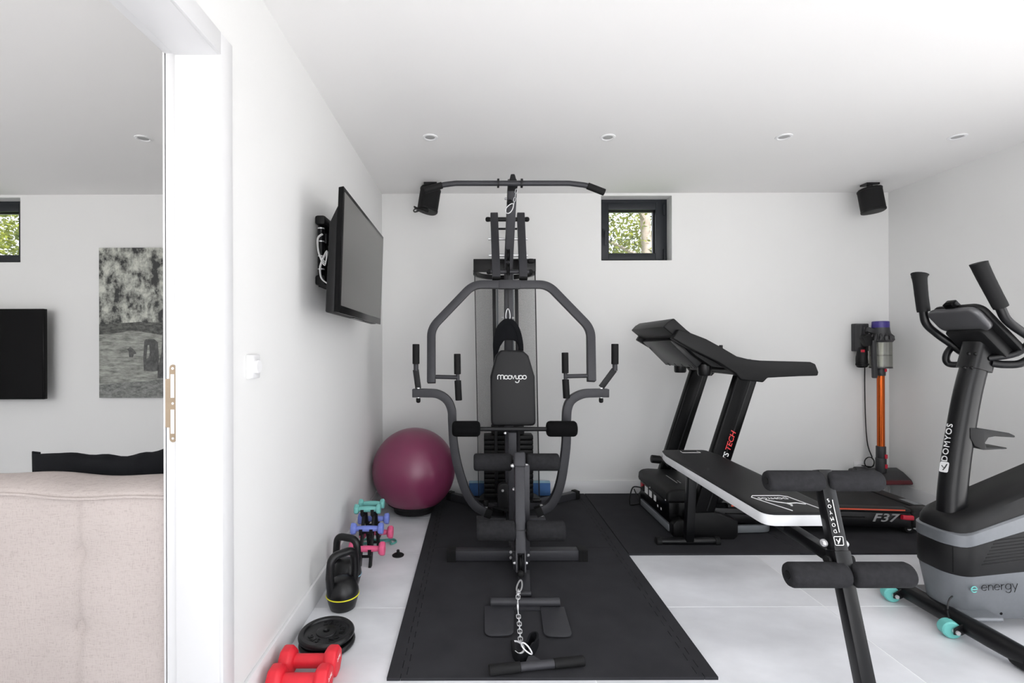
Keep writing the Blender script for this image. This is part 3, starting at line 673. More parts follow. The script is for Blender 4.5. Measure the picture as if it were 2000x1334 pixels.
# backrest pad with printed wordmark
def pad():
    poly = [P(x, y, 3.14) for x, y in ((977, 684), (1019, 684), (1031, 694), (1043, 735), (1045, 830), (959, 830), (957.5, 735), (968, 694))]
    c = P(1001, 757, 3.14)
    pts = fillet(poly + [poly[0], poly[1]], .03, 4)[1:]
    m = MB(); n = len(pts); rings = [(-.03, .90), (-.048, .94), (-.05, .97), (-.04, 1.0), (.0, 1.0), (.015, .98)]
    vs = []; fs = []
    for d, s in [(-.056, .80)] + rings:
        for q in pts: vs.append((c.x + (q.x - c.x) * (1 - (1 - s) * .6), 3.14 + d, c.z + (q.z - c.z) * (1 - (1 - s) * .35)))
    vs2 = []
    order = [(-.052, .93), (-.050, .965), (-.043, .99), (-.032, 1.0), (.0, 1.0), (.014, .985)]
    for d, s in order:
        for q in pts: vs2.append((c.x + (q.x - c.x) * (1 - (1 - s) * 1.3), 3.14 + d, c.z + (q.z - c.z) * (1 - (1 - s) * .8)))
    k = len(order)
    for i in range(k - 1):
        for j in range(n): fs.append((i * n + j, i * n + (j + 1) % n, (i + 1) * n + (j + 1) % n, (i + 1) * n + j))
    fs += [tuple(range(n)), tuple((k - 1) * n + j for j in range(n))[::-1]]
    return MB().add(vs2, fs)
bk = part('backrest', pad(), 'leatherette', angle=60)
part('backrest_bracket', MB().box((GX - .10, 3.15, .72), (GX + .11, 3.47, .735)), 'steel_dark')
# "moovyoo" in rounded strokes
W = []
W += [[(0, 0), (0, .55)] + arc(.33, .62, .33, 180, 0, 10, .33) + [(.66, 0)], [(.66, .62)] + arc(.99, .62, .33, 180, 0, 10, .33) + [(1.32, 0)]]
W += [arc(1.85, .45, .40, 0, 360, 20)[:], arc(2.68, .45, .40, 0, 360, 20)]
W += [[(3.1, .88), (3.42, .05), (3.78, .88)]]
W += [[(3.95, .88), (3.95, .45)] + arc(4.27, .40, .32, 180, 360, 8) + [(4.59, .88)], arc(4.27, -.30, .42, 200, 360, 10) + [(4.69, -.1)]]
W += [arc(5.05, .45, .40, 0, 360, 20), arc(5.88, .45, .40, 0, 360, 20)]
wo_ = P(972, 741, 3.086); we_ = P(1028, 741, 3.086); sc = (we_.x - wo_.x) / 6.28
part('wordmark', strokes(W, (wo_.x, 3.0875, wo_.z), (1, 0, 0), (0, 0, 1), sc, .0028), 'white_print', bk)
# ---- things hanging from / lying by the gym
lb = thing('lat_bar', P(1005, 360, 2.98), 'wide grey lat pulldown bar with bent ends hanging at the ceiling', 'bar')
pts = [P(829, 372, 2.98), P(866, 361, 2.98), P(890, 358, 2.98), P(1112, 358, 2.98), P(1145, 362, 2.98), P(1181, 376, 2.98)]
obj('bar', MB().tube(fillet(pts, .2, 6), .0165, 16), 'steel_grey', lb)
for a, b in ((pts[0], pts[1]), (pts[5], pts[4])):
    obj('grip', MB().capsule(a, a + (b - a).normalized() * .115, .021, .004, 18), 'rubber', lb)
for px in (973, 1019):
    p = P(px, 358, 2.98)
    obj('stop_ring', MB().lathe([(.015, -.006), (.028, -.006), (.028, .006), (.015, .006)], p, (1, 0, 0), 24), 'steel_dark', lb)
def chain(name, pts, wire, llen, wid, label, cat, extra=None):
    pts = [V(p) for p in pts]; t = thing(name, pts[-1], label, cat); m = MB(); d = [0]
    for a, b in zip(pts, pts[1:]): d.append(d[-1] + (b - a).length)
    def at_(s):
        for i in range(len(pts) - 1):
            if s <= d[i + 1] or i == len(pts) - 2: return pts[i] + (pts[i + 1] - pts[i]) * ((s - d[i]) / max(1e-6, d[i + 1] - d[i]))
    n = int(d[-1] / (llen - 2 * wire)); step = d[-1] / n
    for k in range(n):
        a, b = at_(k * step), at_((k + 1) * step); c = (a + b) / 2; t_ = (b - a).normalized()
        s = t_.orthogonal().normalized(); s = Matrix.Rotation(R(45 + 90 * (k % 2)), 3, t_) @ s
        h = (llen - wid) / 2; loop = []
        for q in range(12):
            ang = 2 * math.pi * q / 12; x = math.cos(ang) * (wid / 2 - wire / 2); y = math.sin(ang) * (wid / 2 - wire / 2) + (h if math.sin(ang) > 1e-6 else -h)
            loop.append(c + s * x + t_ * y)
        m.tube(loop, wire / 2, 6, True, up=tuple(t_.cross(s)))
    obj('links', m, 'chrome', t); return t
def carabiner(par, a, b, w, r=.0032):
    a, b = V(a), V(b); t = (b - a).normalized(); s = t.cross(V((0, 1, 0))).normalized() if abs(t.y) < .9 else V((1, 0, 0)); L = (b - a).length; m = MB(); loop = []
    for k in range(20):
        an = 2 * math.pi * k / 20; ww = w * (.62 + .38 * (.5 - .5 * math.sin(an)))
        loop.append(a + t * (L / 2 - L / 2 * math.sin(an)) + s * math.cos(an) * ww / 2)
    m.tube(loop, r, 8, True, up=tuple(t.cross(s))); return obj('carabiner', m, 'chrome', par)
c1 = chain('short_chain', [P(1009, 369, 3.0), P(1006, 385, 3.03), P(1003, 402, 3.06)], .0035, .03, .016, 'short steel chain hanging from the top of the multi-gym below the lat bar', 'chain')
carabiner(c1, P(1002, 398, 3.05), P(989, 416, 3.06), .045)
c2 = chain('long_chain', [PZ(1013, 1154, .048), PZ(1012, 1162.5, .069), PZ(1011, 1179, .058), PZ(1012, 1197, .027), PZ(1014, 1215, .0245), PZ(1016.5, 1250, .0245), PZ(1018, 1260, .0245)], .0048, .036, .023, 'silver chain running from the leg lever down onto the black mat', 'chain')
carabiner(c2, PZ(1017, 1133, .046), PZ(1012.5, 1156, .048), .03, .004)
# ab strap hanging in front of the post
a_ = P(992, 605, 3.38)
ab = thing('ab_strap', a_, 'black fabric crunch strap hanging above the backrest pad', 'strap')
carabiner(ab, P(992, 603, 3.36), P(992, 627, 3.36), .036)
m = MB(); prof = sqt(.006, .06)
m.sweep(smooth([P(970, 700, 3.36), P(967, 672, 3.36), P(973, 643, 3.36), P(984, 629, 3.36), P(992, 627, 3.36), P(1001, 630, 3.36), P(1011, 645, 3.36), P(1017, 672, 3.36), P(1017, 700, 3.36)], 5), sqt(.03, .06), (0, 1, 0))
obj('strap_loop', m, 'black_linen', ab)
obj('strap_pad', MB().prism([(q.x, q.z) for q in [P(x, y, 3.36) for x, y in ((968, 690), (966, 668), (973, 643), (984, 629), (1000, 629), (1011, 645), (1018, 672), (1018, 690), (1009, 668), (1001, 664), (985, 664), (977, 676), (972, 690))]], 3.335, 3.37), 'black_linen', ab, bev=.008)
for px in (988, 997): obj('ring', MB().torus(P(px, 629, 3.36), .013, .003, (1, 0, 0), 16, 6), 'chrome', ab)
# straight bar on the mat
e0, e1 = PZ(955, 1309, .016 + MT + .002), PZ(1141, 1290.5, .016 + MT + .002); e0.z = e1.z = MT + .0185
sb = thing('straight_bar', (e0 + e1) / 2, 'short grey straight cable bar with black grips lying on the mat', 'bar')
d = (e1 - e0).normalized()
obj('bar', MB().cyl(e0 + d * .05, e1 - d * .05, .0155, 18), 'steel_grey', sb)
for p, s_ in ((e0, 1), (e1, -1)): obj('grip', MB().capsule(p, p + d * s_ * .12, .0185, .004, 18), 'rubber', sb)
cm = (e0 + e1) / 2 + d * -.012; nrm = V((-d.y, d.x, 0))
m = MB(); q = [cm - d * .035 + V((0, 0, .012)), cm + d * .035 + V((0, 0, .012)), cm + d * .008 + nrm * .04 + V((0, 0, .012)), cm - d * .012 + nrm * .04 + V((0, 0, .012))]
m.add([x for x in q] + [x - V((0, 0, .006)) for x in q], [(0, 1, 2, 3), (7, 6, 5, 4), (0, 4, 5, 1), (1, 5, 6, 2), (2, 6, 7, 3), (3, 7, 4, 0)])
obj('lug', m, 'steel_grey', sb)
carabiner(sb, cm + nrm * .034 + V((0, 0, .022)), PZ(1019, 1256, .088), .022)
# ankle strap with ring
ac = PZ(1033, 1262, MT)
an = thing('ankle_strap', ac, 'black padded ankle strap with steel ring lying beside the chain end', 'strap')
pth = [PZ(x, y, z) for x, y, z in ((1000, 1258, .03), (1004, 1276, .03), (1015, 1287, .03), (1030, 1284, .03), (1042, 1268, .045), (1050, 1252, .05), (1047, 1243, .05), (1036, 1247, .045), (1030, 1262, .035))]
obj('strap', MB().sweep(smooth(pth, 5), sqt(.008, .036), (0, 0, 1)), 'black_linen', an)
r0, r1 = PZ(1001, 1253, .045), PZ(1006, 1272, .045)
obj('ring', MB().tube(smooth([r0, PZ(1010, 1253, .045), PZ(1021, 1260, .045), PZ(1023, 1271, .045), PZ(1014, 1277, .045), r1], 4), .0038, 8), 'chrome', an)
obj('ring_tube', MB().cyl(r0, r1, .008, 10), 'rubber', an)
# blue foam block behind the gym
a, b = P(916, 972, 3.9), P(1076, 972, 3.9)
fb = thing('foam_block', ((a.x + b.x) / 2, 3.93, MT), 'flat blue foam block lying behind the multi-gym against the back wall', 'foam block')
obj('block', MB().box((a.x, 3.92, MT), (b.x, 3.98, .116)), 'blue_foam', fb, bev=.006)
obj('top_layer', MB().box((a.x, 3.92, .1162), (b.x, 3.98, .122)), 'light_blue_ring', fb, bev=.002)
# ================================================================== LEFT SIDE: ball, weights
bc = V((-.462, 3.56, .325)); br = .303
eb = thing('exercise_ball', (bc.x, bc.y, 0), 'big plum pink exercise ball in the corner by the left wall', 'ball')
obj('ball', MB().sphere(bc, br, 64, 40), 'ball_vinyl', eb, angle=180)
prof = [(.0, .0122), (.10, .0122), (.145, .024)]
for t in (150, 146, 143, 141): prof.append(((br + .004) * math.sin(R(t)), bc.z + (br + .004) * math.cos(R(t))))
prof += [((br - .004) * math.sin(R(141)), bc.z + (br - .004) * math.cos(R(141)))]
for t in (150, 165): prof.append(((br + .0015) * math.sin(R(t)), bc.z + (br + .0015) * math.cos(R(t))))
prof.append((0, bc.z - br - .0015))
obj('base_shell', MB().lathe(prof, (bc.x, bc.y, 0), n=48), 'rubber', eb)
# small hand weights on a rack
TIER = [('pink', 'pink_vinyl', .10, 2.694, 2.934, .20, .041, -.614, 'lowest'), ('blue', 'blue_vinyl', .198, 2.734, 2.892, .184, .035, -.622, 'middle'), ('teal', 'teal_vinyl', .298, 2.767, 2.86, .15, .030, -.627, 'top')]
rk = thing('dumbbell_rack', (-.62, 2.81, 0), 'small black plastic rack holding six coloured dumbbells', 'rack')
for x in (-.654, -.596):
    fr = MB()
    for y0, y1 in ((2.69, 2.80), (2.93, 2.83)):
        fr.add([(x - .008, y0 - .014, 0), (x + .008, y0 - .014, 0), (x + .008, y0 + .016, 0), (x - .008, y0 + .016, 0), (x - .008, y1 - .012, .285), (x + .008, y1 - .012, .285), (x + .008, y1 + .012, .285), (x - .008, y1 + .012, .285)],
               [(0, 3, 2, 1), (4, 5, 6, 7), (0, 1, 5, 4), (1, 2, 6, 5), (2, 3, 7, 6), (3, 0, 4, 7)])
    fr.box((x - .007, 2.75, .258), (x + .007, 2.88, .274))
    sf = obj('side_frame', fr, 'black_plastic', rk, .002)
    for _, _, z, yn, yf_, _, rr, _, _ in TIER:
        for y, sg in ((yn, -1), (yf_, 1)):
            obj('cradle', MB().box((x - .009, y - .02, z - .03), (x + .009, y + .022, z - .019)).box((x - .009, y + sg * .022 - .003, z - .03), (x + .009, y + sg * .022 + .003, z + .002)).box((x - .006, min(y, y - sg * .03), z - .03), (x + .006, max(y, y - sg * .03), z - .022)), 'black_plastic', sf)
for y, z in ((2.71, .05), (2.755, .17), (2.91, .05), (2.865, .17)):
    obj('cross_bar', MB().box((-.654, y - .006, z - .006), (-.596, y + .006, z + .006)), 'black_plastic', rk)
def dumbbell(c, L, r, hl, gr, material, label, group, nsides=6, rz=0.0, bev=.006, rot=0.0, par_name='dumbbell', waist=.85):
    t = thing(par_name, c, label, 'dumbbell', group, rz)
    m = MB(); n = 9; pts = []; rs = []
    for k in range(n):
        x = -L / 2 + hl * .8 + (L - 1.6 * hl) * k / (n - 1); pts.append((x, 0, 0)); rs.append(gr * (waist + (1.08 - waist) * math.cos(math.pi * (k / (n - 1) - .5)) if waist < 1 else 1.0))
    obj('handle', MB().tube(pts, rs, 18), material, t, local=True)
    for s_ in (-1, 1):
        h = MB(); x0, x1 = s_ * L / 2, s_ * (L / 2 - hl); vs = []
        rings = [(x0, r * .86), (x0 - s_ * hl * .16, r), (x1 + s_ * hl * .3, r), (x1, r * .72)]
        for x, rr in rings:
            for k in range(nsides): a = 2 * math.pi * (k + .5) / nsides + rot; vs.append((x, rr * math.cos(a), rr * math.sin(a)))
        fs = [tuple(range(nsides)), tuple(3 * nsides + k for k in range(nsides))]
        for i in range(3):
            for k in range(nsides): fs.append((i * nsides + k, i * nsides + (k + 1) % nsides, (i + 1) * nsides + (k + 1) % nsides, (i + 1) * nsides + k))
        obj('head', h.add(vs, fs), material, t, bev=bev, local=True, angle=30)
    return t
for cn, ma, z, yn, yf_, L, r, xc, tn in TIER:
    dumbbell((xc, yn, z), L, r, L * .175, .016, ma, 'small %s dumbbell on the %s tier of the rack, front side' % (cn, tn), 'small dumbbells on the rack', 6, bev=.005, rz=.03)
    dumbbell((xc + .004, yf_, z), L, r, L * .175, .016, ma, 'small %s dumbbell on the %s tier of the rack, rear side' % (cn, tn), 'small dumbbells on the rack', 6, bev=.005, rz=.02)
# teal band lying round the rack's feet
bd = obj('resistance_band', MB().tube(smooth([(-.71, 2.99, .008), (-.735, 3.03, .008), (-.70, 3.06, .008), (-.60, 3.045, .008), (-.535, 3.06, .008), (-.505, 3.02, .008), (-.53, 2.985, .008), (-.545, 3.02, .012), (-.60, 3.02, .008), (-.68, 3.0, .008), (-.71, 2.99, .008)], 5), .006, 8), 'teal_band', loc=(-.6, 3.02, 0))
tag(bd, 'teal rubber resistance band lying on the floor behind the dumbbell rack', 'band')
q = PZ(777.5, 1085, 0)
pg = thing('rubber_plug', q, 'small black rubber disc plug with stub on the floor by the mat', 'plug')
obj('disc', MB().lathe([(0, 0), (.034, 0), (.035, .004), (.028, .009), (.012, .012), (0, .012)], q, n=28), 'rubber', pg)
obj('stub', MB().lathe([(.009, .010), (.009, .03), (.007, .034), (0, .034)], q, n=14), 'rubber', pg)
# kettlebells
def kettlebell(x, y, s, ang, ring, label):
    c = V((x, y, 0)); t = thing('kettlebell', c, label, 'kettlebell', 'kettlebells by the wall')
    prof = [(0, 0), (.052, 0), (.058, .004), (.066, .03), (.0735, .058), (.0752, .072), (.073, .09), (.065, .112), (.050, .132), (.030, .143), (0, .147)]
    obj('body', MB().lathe([(r * s, z * s) for r, z in prof], c, n=40), 'black_cast', t, angle=60)
    obj('colour_ring', MB().torus((x, y, .064 * s), .0745 * s, .0028, n=48, m=8), ring, t)
    d = V((math.cos(ang), math.sin(ang), 0)); z = V((0, 0, 1)); w = .062 * s
    path = fillet([c + d * -w * .98 + z * .078 * s, c + d * -w * 1.1 + z * .16 * s, c + d * -w * .98 + z * .255 * s, c + d * w * .98 + z * .255 * s, c + d * w * 1.1 + z * .16 * s, c + d * w * .98 + z * .078 * s], [.05, .04, .04, .05], 6)
    obj('handle', MB().tube(path, .0188 * s, 14, up=(-d.y, d.x, 0)), 'black_cast', t, angle=80)
kettlebell(-.634, 2.275, 1.0, R(47), 'yellow_ring', 'black kettlebell with a yellow ring near the weight plates')
kettlebell(-.668, 2.475, .98, R(-22), 'light_blue_ring', 'black kettlebell with a pale blue ring behind the yellow-ringed one')
# weight plates
def plate_weight(x, y, z0, label, text):
    c = V((x, y, z0)); t = thing('weight_plate', c, label, 'weight plate', 'stacked weight plates')
    Rp = .113; th = .027
    prof = [(.012, 0), (.088, 0), (.09, .003), (.106, .002), (.112, .008), (Rp, .0135), (.112, .019), (.106, .0255), (.094, .0265), (.090, .025), (.087, .019), (.042, .0185), (.0405, .022), (.037, .0235), (.014, .0235), (.012, .021)]
    m = MB(); n = 56; k = len(prof); vs = []; fs = []
    for i in range(n):
        a = 2 * math.pi * i / n; vs += [c + V((r * math.cos(a), r * math.sin(a), z)) for r, z in prof]
    for i in range(n):
        j = (i + 1) % n
        for q_ in range(k): fs.append((i * k + q_, j * k + q_, j * k + (q_ + 1) % k, i * k + (q_ + 1) % k))
    obj('disc', m.add(vs, fs), 'black_cast', t, angle=40)
    if text:
        m = MB()
        def around(s, a0, step):
            for i, ch in enumerate(s):
                a = R(a0 - step * i); o = c + V((.063 * math.cos(a), .063 * math.sin(a), .0195))
                letters(ch, .034, o, (math.sin(a), -math.cos(a), 0), (math.cos(a), math.sin(a), 0), m, depth=.0018)
        around('DECATHLON', 110, 21)
        around('5KG', 255, 21)
        obj('raised_lettering', m, 'black_cast', t)
plate_weight(-.620, 1.992, 0, 'black cast weight plate on the floor, lower of the two', False)
plate_weight(-.626, 2.003, .0272, 'black cast weight plate with raised lettering, upper of the two', True)
# red dumbbells in the foreground
for c, lb_ in (((-.628, 1.812, .049), 'thick red dumbbell next to the weight plates'), ((-.628, 1.705, .049), 'thick red dumbbell nearest the camera, in front of the other red one')):
    t = dumbbell(c, .215, .0545, .052, .0245, 'red_vinyl', lb_, 'red dumbbells on the floor', 8, bev=.007, rot=R(0), waist=1.0)
    m = letters('2 KG', .018, (.1079, 0, .012), (0, 1, 0), (0, 0, 1), depth=.0004)
    obj('lettering', m, 'white_print', t, local=True)
# ================================================================== WALL TV (gym)
tvf = [P(671.5, 363, 2.08), P(663, 611, 2.08), P(743.5, 634, 3.02), P(749, 463, 3.02)]
tc_ = sum(tvf, V()) / 4
ey = (tvf[3] + tvf[2] - tvf[0] - tvf[1]).normalized(); ez = (tvf[0] + tvf[3] - tvf[1] - tvf[2]).normalized(); en = ez.cross(ey) * -1
en = ey.cross(ez).normalized();
if en.x < 0: en = -en
W2 = ((tvf[3] - tvf[0]).length + (tvf[2] - tvf[1]).length) / 4; H2 = ((tvf[0] - tvf[1]).length + (tvf[3] - tvf[2]).length) / 4
tv = thing('wall_tv', (tc_.x, tc_.y, tc_.z - H2), 'flat grey-screened television on an arm mount on the left gym wall', 'television')
def T(y, z, n): return tc_ + ey * y + ez * z + en * n
def tslab(y0, y1, z0, z1, n0, n1, inset=0.0):
    m = MB(); return m.add([T(y0 + inset, z0 + inset, n0), T(y1 - inset, z0 + inset, n0), T(y1 - inset, z1 - inset, n0), T(y0 + inset, z1 - inset, n0), T(y0, z0, n1), T(y1, z0, n1), T(y1, z1, n1), T(y0, z1, n1)],
        [(0, 3, 2, 1), (4, 5, 6, 7), (0, 1, 5, 4), (1, 2, 6, 5), (2, 3, 7, 6), (3, 0, 4, 7)])
obj('bezel', tslab(-W2, W2, -H2, H2, -.024, 0, .004), 'black_gloss', tv, .003)
obj('screen', tslab(-W2 + .018, W2 - .018, -H2 + .034, H2 - .02, 0.0, .0008), 'screen_grey', tv)
m = MB().add([T(-W2 + .006, -H2, -.065), T(W2 - .006, -H2, -.065), T(W2 - .006, H2 - .16, -.06), T(-W2 + .006, H2 - .16, -.06), T(-W2 + .004, H2 - .08, -.024), T(W2 - .004, H2 - .08, -.024), T(-W2 + .004, -H2 + .002, -.024), T(W2 - .004, -H2 + .002, -.024)],
             [(0, 1, 2, 3), (3, 2, 5, 4), (0, 3, 4, 6), (1, 7, 5, 2), (0, 6, 7, 1), (4, 5, 7, 6)])
obj('rear_shell', m, 'black_plastic', tv, .008)
obj('speaker_slot', tslab(-.12, .1, -H2 - .0006, -H2 + .006, -.05, -.02), 'black_gloss', tv)
mtb = thing('tv_mount', (XL, 2.55, 1.42), 'black swivel wall mount with hinged arms behind the gym television', 'tv mount')
m0, m1 = PXp(621, 420, XL + .02), PXp(621, 557, XL + .02)
yb_, zt_, zb_ = m0.y, m0.z, m1.z
obj('wall_plate', MB().box((XL, yb_ + .06, zb_), (XL + .012, yb_ + .36, zt_)), 'black_plastic', mtb, .004)
for z0, z1 in ((zt_ - .045, zt_), (zb_, zb_ + .05)):
    obj('clamp_block', MB().box((XL + .004, yb_ - .005, z0), (XL + .055, yb_ + .36, z1)), 'black_plastic', mtb, .012)
ya = yb_ + .015
hn = obj('hinge_barrel', MB().cyl((XL + .03, ya, zb_ + .075), (XL + .03, ya, zt_ - .06), .016, 16), 'black_metal', mtb)
for f_ in (.02, .33, .68, .99):
    z = zb_ + .075 + (zt_ - .06 - zb_ - .075) * f_; obj('ring', MB().lathe([(.0, -.003), (.0168, -.003), (.0168, .003), (0, .003)], (XL + .03, ya, z), n=16), 'chrome', hn)
obj('arm', MB().box((XL + .03, ya + .02, zb_ + .10), (XL + .05, ya + .30, zb_ + .15)).box((XL + .03, ya + .02, zt_ - .13), (XL + .05, ya + .30, zt_ - .08)), 'black_metal', mtb, .004)
obj('vesa_plate', MB().box((XL + .06, ya + .1, zb_ + .03), (XL + .085, ya + .34, zt_ - .03)), 'black_metal', mtb, .003)
wc = thing('tv_cable', (XL + .08, ya, zb_ + .1), 'looped white cable hanging behind the gym television', 'cable')
for k in range(3):
    p = V((XL + .05, ya - .036 - .006 * k, zb_ + .13))
    obj('loop', MB().tube(smooth([p + V((.0, 0, .11)), p + V((-.025, .01, .09)), p + V((-.02, .01, .02)), p + V((.012, 0, -.02 - .01 * k)), p + V((.022, 0, .03)), p + V((-.01, 0, -.04)), p + V((-.005, 0, -.10)), p + V((.03, 0, -.13))], 5), .0028, 6), 'cable_white', wc)
# ================================================================== CEILING SPEAKERS
def speaker(px, py, Y, tilt, yaw, label, plug):
    c = P(px, py, Y)
    t = thing('speaker', (c.x, c.y, c.z - .1), label, 'speaker', 'ceiling speakers')
    A = Matrix.Translation(c) @ Matrix.Rotation(tilt, 4, 'Y') @ Matrix.Rotation(R(-8), 4, 'X') @ Matrix.Rotation(yaw, 4, 'Z')
    def loop(z, sx_, sy_):
        out = []
        for k in range(32):
            a = 2 * math.pi * k / 32; ca, sa = math.cos(a), math.sin(a)
            out.append((math.copysign(abs(ca) ** .75, ca) * sx_, math.copysign(abs(sa) ** .75, sa) * sy_, z))
        return out
    def stack(levels):
        m = MB(); m.m = A; vs = []; fs = []
        for z, s in levels: vs += loop(z, .078 * s, .062 * s)
        n = 32; k = len(levels)
        for i in range(k - 1):
            for j in range(n): fs.append((i * n + j, i * n + (j + 1) % n, (i + 1) * n + (j + 1) % n, (i + 1) * n + j))
        fs += [tuple(range(n))[::-1], tuple((k - 1) * n + j for j in range(n))]
        return m.add(vs, fs)
    obj('grille', stack([(-.078, .97), (-.076, 1.0), (.072, 1.0), (.074, .97)]), 'rubber', t)
    obj('base_cap', stack([(-.096, .97), (-.094, 1.01), (-.082, 1.03), (-.078, .99)]), 'black_plastic', t)
    obj('top_cap', stack([(.074, .99), (.078, 1.03), (.088, 1.02), (.093, .96)]), 'black_plastic', t)
    tpz = A @ V((0, 0, .09)); top = V((tpz.x, tpz.y - .005, ZC))
    obj('bracket', MB().cyl(tpz, top - V((0, 0, .012)), .02, 14).box((top.x - .05, top.y - .035, ZC - .014), (top.x + .05, top.y + .035, ZC)), 'black_metal', t)
    if plug:
        lo = [P(x, y, 3.66 + dy) for x, y, dy in ((834, 411, 0), (822, 409, .01), (812, 405, .02), (809, 403.5, .02), (813, 408, .0), (824, 412, .0), (834, 415, .01), (835, 411, .02), (824, 410, .02), (811, 414, .01), (808, 411, .0), (812, 408, -.01), (822, 410.5, -.01), (833, 416, .0), (834, 412, .01), (822, 412, .02), (813, 412, .02))]
        cb = obj('coiled_cable', MB().tube(smooth([A @ V((-.02, -.05, -.09))] + lo, 4), .0055, 6), 'cable_black', t)
speaker(838, 390.5, 3.74, R(8), R(28), 'black cylindrical speaker hung from the ceiling beside the lat bar', True)
speaker(1702, 391, 3.78, R(-4), R(-20), 'black cylindrical speaker hung from the ceiling in the right corner', False)
# ================================================================== LIVING ROOM beyond the doorway
SX0, SX1 = -3.0, -.958
sf = thing('sofa', (-2.0, 1.95, 0), 'beige woven sofa seen from behind through the doorway', 'sofa')
def cushion_block(x0, x1, y0, y1, z0, z1, r, bulge=.0, nx=40, nz=16, tufts=()):
    # rounded upholstered slab; the rear face (y0) carries button tufts
    m = MB(); vs = []; fs = []
    def face(u, v):
        x = x0 + (x1 - x0) * u; z = z0 + (z1 - z0) * v
        d = bulge * (1 - (2 * u - 1) ** 8) * (1 - (2 * v - 1) ** 8)
        for tx, tz in tufts:
            q = ((x - tx) ** 2 + (z - tz) ** 2); d -= .014 * math.exp(-q / .0006) + .010 * math.exp(-q / .006)
            d -= .004 * math.exp(-((x - tx) / .01) ** 2)
        return x, y0 - d, z
    for j in range(nz + 1):
        for i in range(nx + 1): vs.append(face(i / nx, j / nz))
    n1 = nx + 1
    for j in range(nz):
        for i in range(nx): fs.append((j * n1 + i, j * n1 + i + 1, (j + 1) * n1 + i + 1, (j + 1) * n1 + i))
    return m.add(vs, fs)
zs = .782
obj('back_panel', cushion_block(SX0, SX1, 1.50, 1.52, .06, zs, .02, .012, 160, 60, [(P(152, 1085, 1.5).x - .62 * k, P(152, 1085 + 145 * j, 1.5).z) for k in range(3) for j in (0, 1, 2)]), 'sofa_fabric', sf, angle=180)
obj('backrest', MB().box((SX0, 1.512, .06), (SX1, 1.69, .775)), 'sofa_fabric', sf, bev=.02, seg=4)
m = MB(); n = 60; vs = []; fs = []
prof_ = [(1.495, -.022), (1.492, -.006), (1.498, .004), (1.54, .018), (1.62, .022), (1.67, .012), (1.695, -.012), (1.69, -.03)]
for i in range(n + 1):
    x = SX0 + (SX1 - SX0) * i / n; w = .006 * math.sin(7 * x) + .004 * math.sin(17 * x + 1)
    vs += [(x, y, zs + z + w) for y, z in prof_]
k = len(prof_)
for i in range(n):
    for j in range(k): fs.append((i * k + j, i * k + (j + 1) % k, (i + 1) * k + (j + 1) % k, (i + 1) * k + j))
fs += [tuple(range(k)), tuple(n * k + j for j in range(k))]
obj('top_cushion', m.add(vs, fs), 'sofa_fabric', sf, angle=60)
obj('piping', MB().tube([(SX0 + (SX1 - SX0) * i / n, 1.4885, zs - .012 + .006 * math.sin(7 * (SX0 + (SX1 - SX0) * i / n)) + .004 * math.sin(17 * (SX0 + (SX1 - SX0) * i / n) + 1)) for i in range(n + 1)], .0045, 8), 'sofa_fabric', sf)
obj('seat_base', MB().box((SX0, 1.69, .06), (SX1, 2.45, .28)), 'sofa_fabric', sf, bev=.02, seg=3)
for x0, x1 in ((SX0 + .18, -2.0), (-1.99, SX1 - .02)): obj('seat_cushion', MB().box((x0, 1.70, .28), (x1, 2.45, .43)), 'sofa_fabric', sf, bev=.04, seg=4)
for x in (SX0 + .1, SX1 - .1):
    for y in (1.6, 2.35): obj('leg', MB().cyl((x, y, 0), (x, y, .062), .025, 14), 'black_plastic', sf)
# black cushion leaning on the sofa back
def lerp_(u, k=((0, .838), (.2, .843), (.4, .836), (.58, .831), (.72, .845), (.85, .862), (1.01, .858))):
    for (a, p), (b, q) in zip(k, k[1:]):
        if u <= b: t_ = (u - a) / (b - a); t_ = t_ * t_ * (3 - 2 * t_); return p + (q - p) * t_
    return k[-1][1]
cu = thing('cushion', (-1.30, 1.78, .43), 'black linen cushion leaning on the back of the beige sofa', 'cushion')
m = MB(); vs = []; fs = []; nu, nv = 26, 16
for sgn in (-1, 1):
    for j in range(nv + 1):
        for i in range(nu + 1):
            u, v = i / nu, j / nv; e_ = (max(0, 1 - (2 * u - 1) ** 4) * max(0, 1 - (2 * v - 1) ** 4)) ** .5
            x = -1.625 + .60 * u; top = lerp_(u) + .003 * math.sin(31 * u) * (1 - abs(2 * u - 1))
            z = .435 + (top - .435) * v
            vs.append((x + .012 * math.sin(5 * v), 1.775 + .04 * (1 - v) + sgn * (.004 + .062 * e_ + .006 * math.sin(14 * u + 6 * v) * e_), z))
N1 = (nu + 1) * (nv + 1)
for s in (0, 1):
    for j in range(nv):
        for i in range(nu):
            a = s * N1 + j * (nu + 1) + i; q_ = (a, a + 1, a + nu + 2, a + nu + 1); fs.append(q_ if s else q_[::-1])
def edge(l):
    for a, b in zip(l, l[1:]): fs.append((a, b, b + N1, a + N1))
edge([i for i in range(nu + 1)]); edge([nv * (nu + 1) + i for i in range(nu + 1)]); edge([j * (nu + 1) for j in range(nv + 1)]); edge([j * (nu + 1) + nu for j in range(nv + 1)])
obj('cover', m.add(vs, fs), 'black_linen', cu, angle=80)
obj('flange', MB().sweep(smooth([(-1.632, 1.80, .46), (-1.636, 1.795, .65), (-1.632, 1.785, .80), (-1.628, 1.78, .846)], 4), sqt(.03, .004), (0, 1, 0)), 'black_linen', cu)
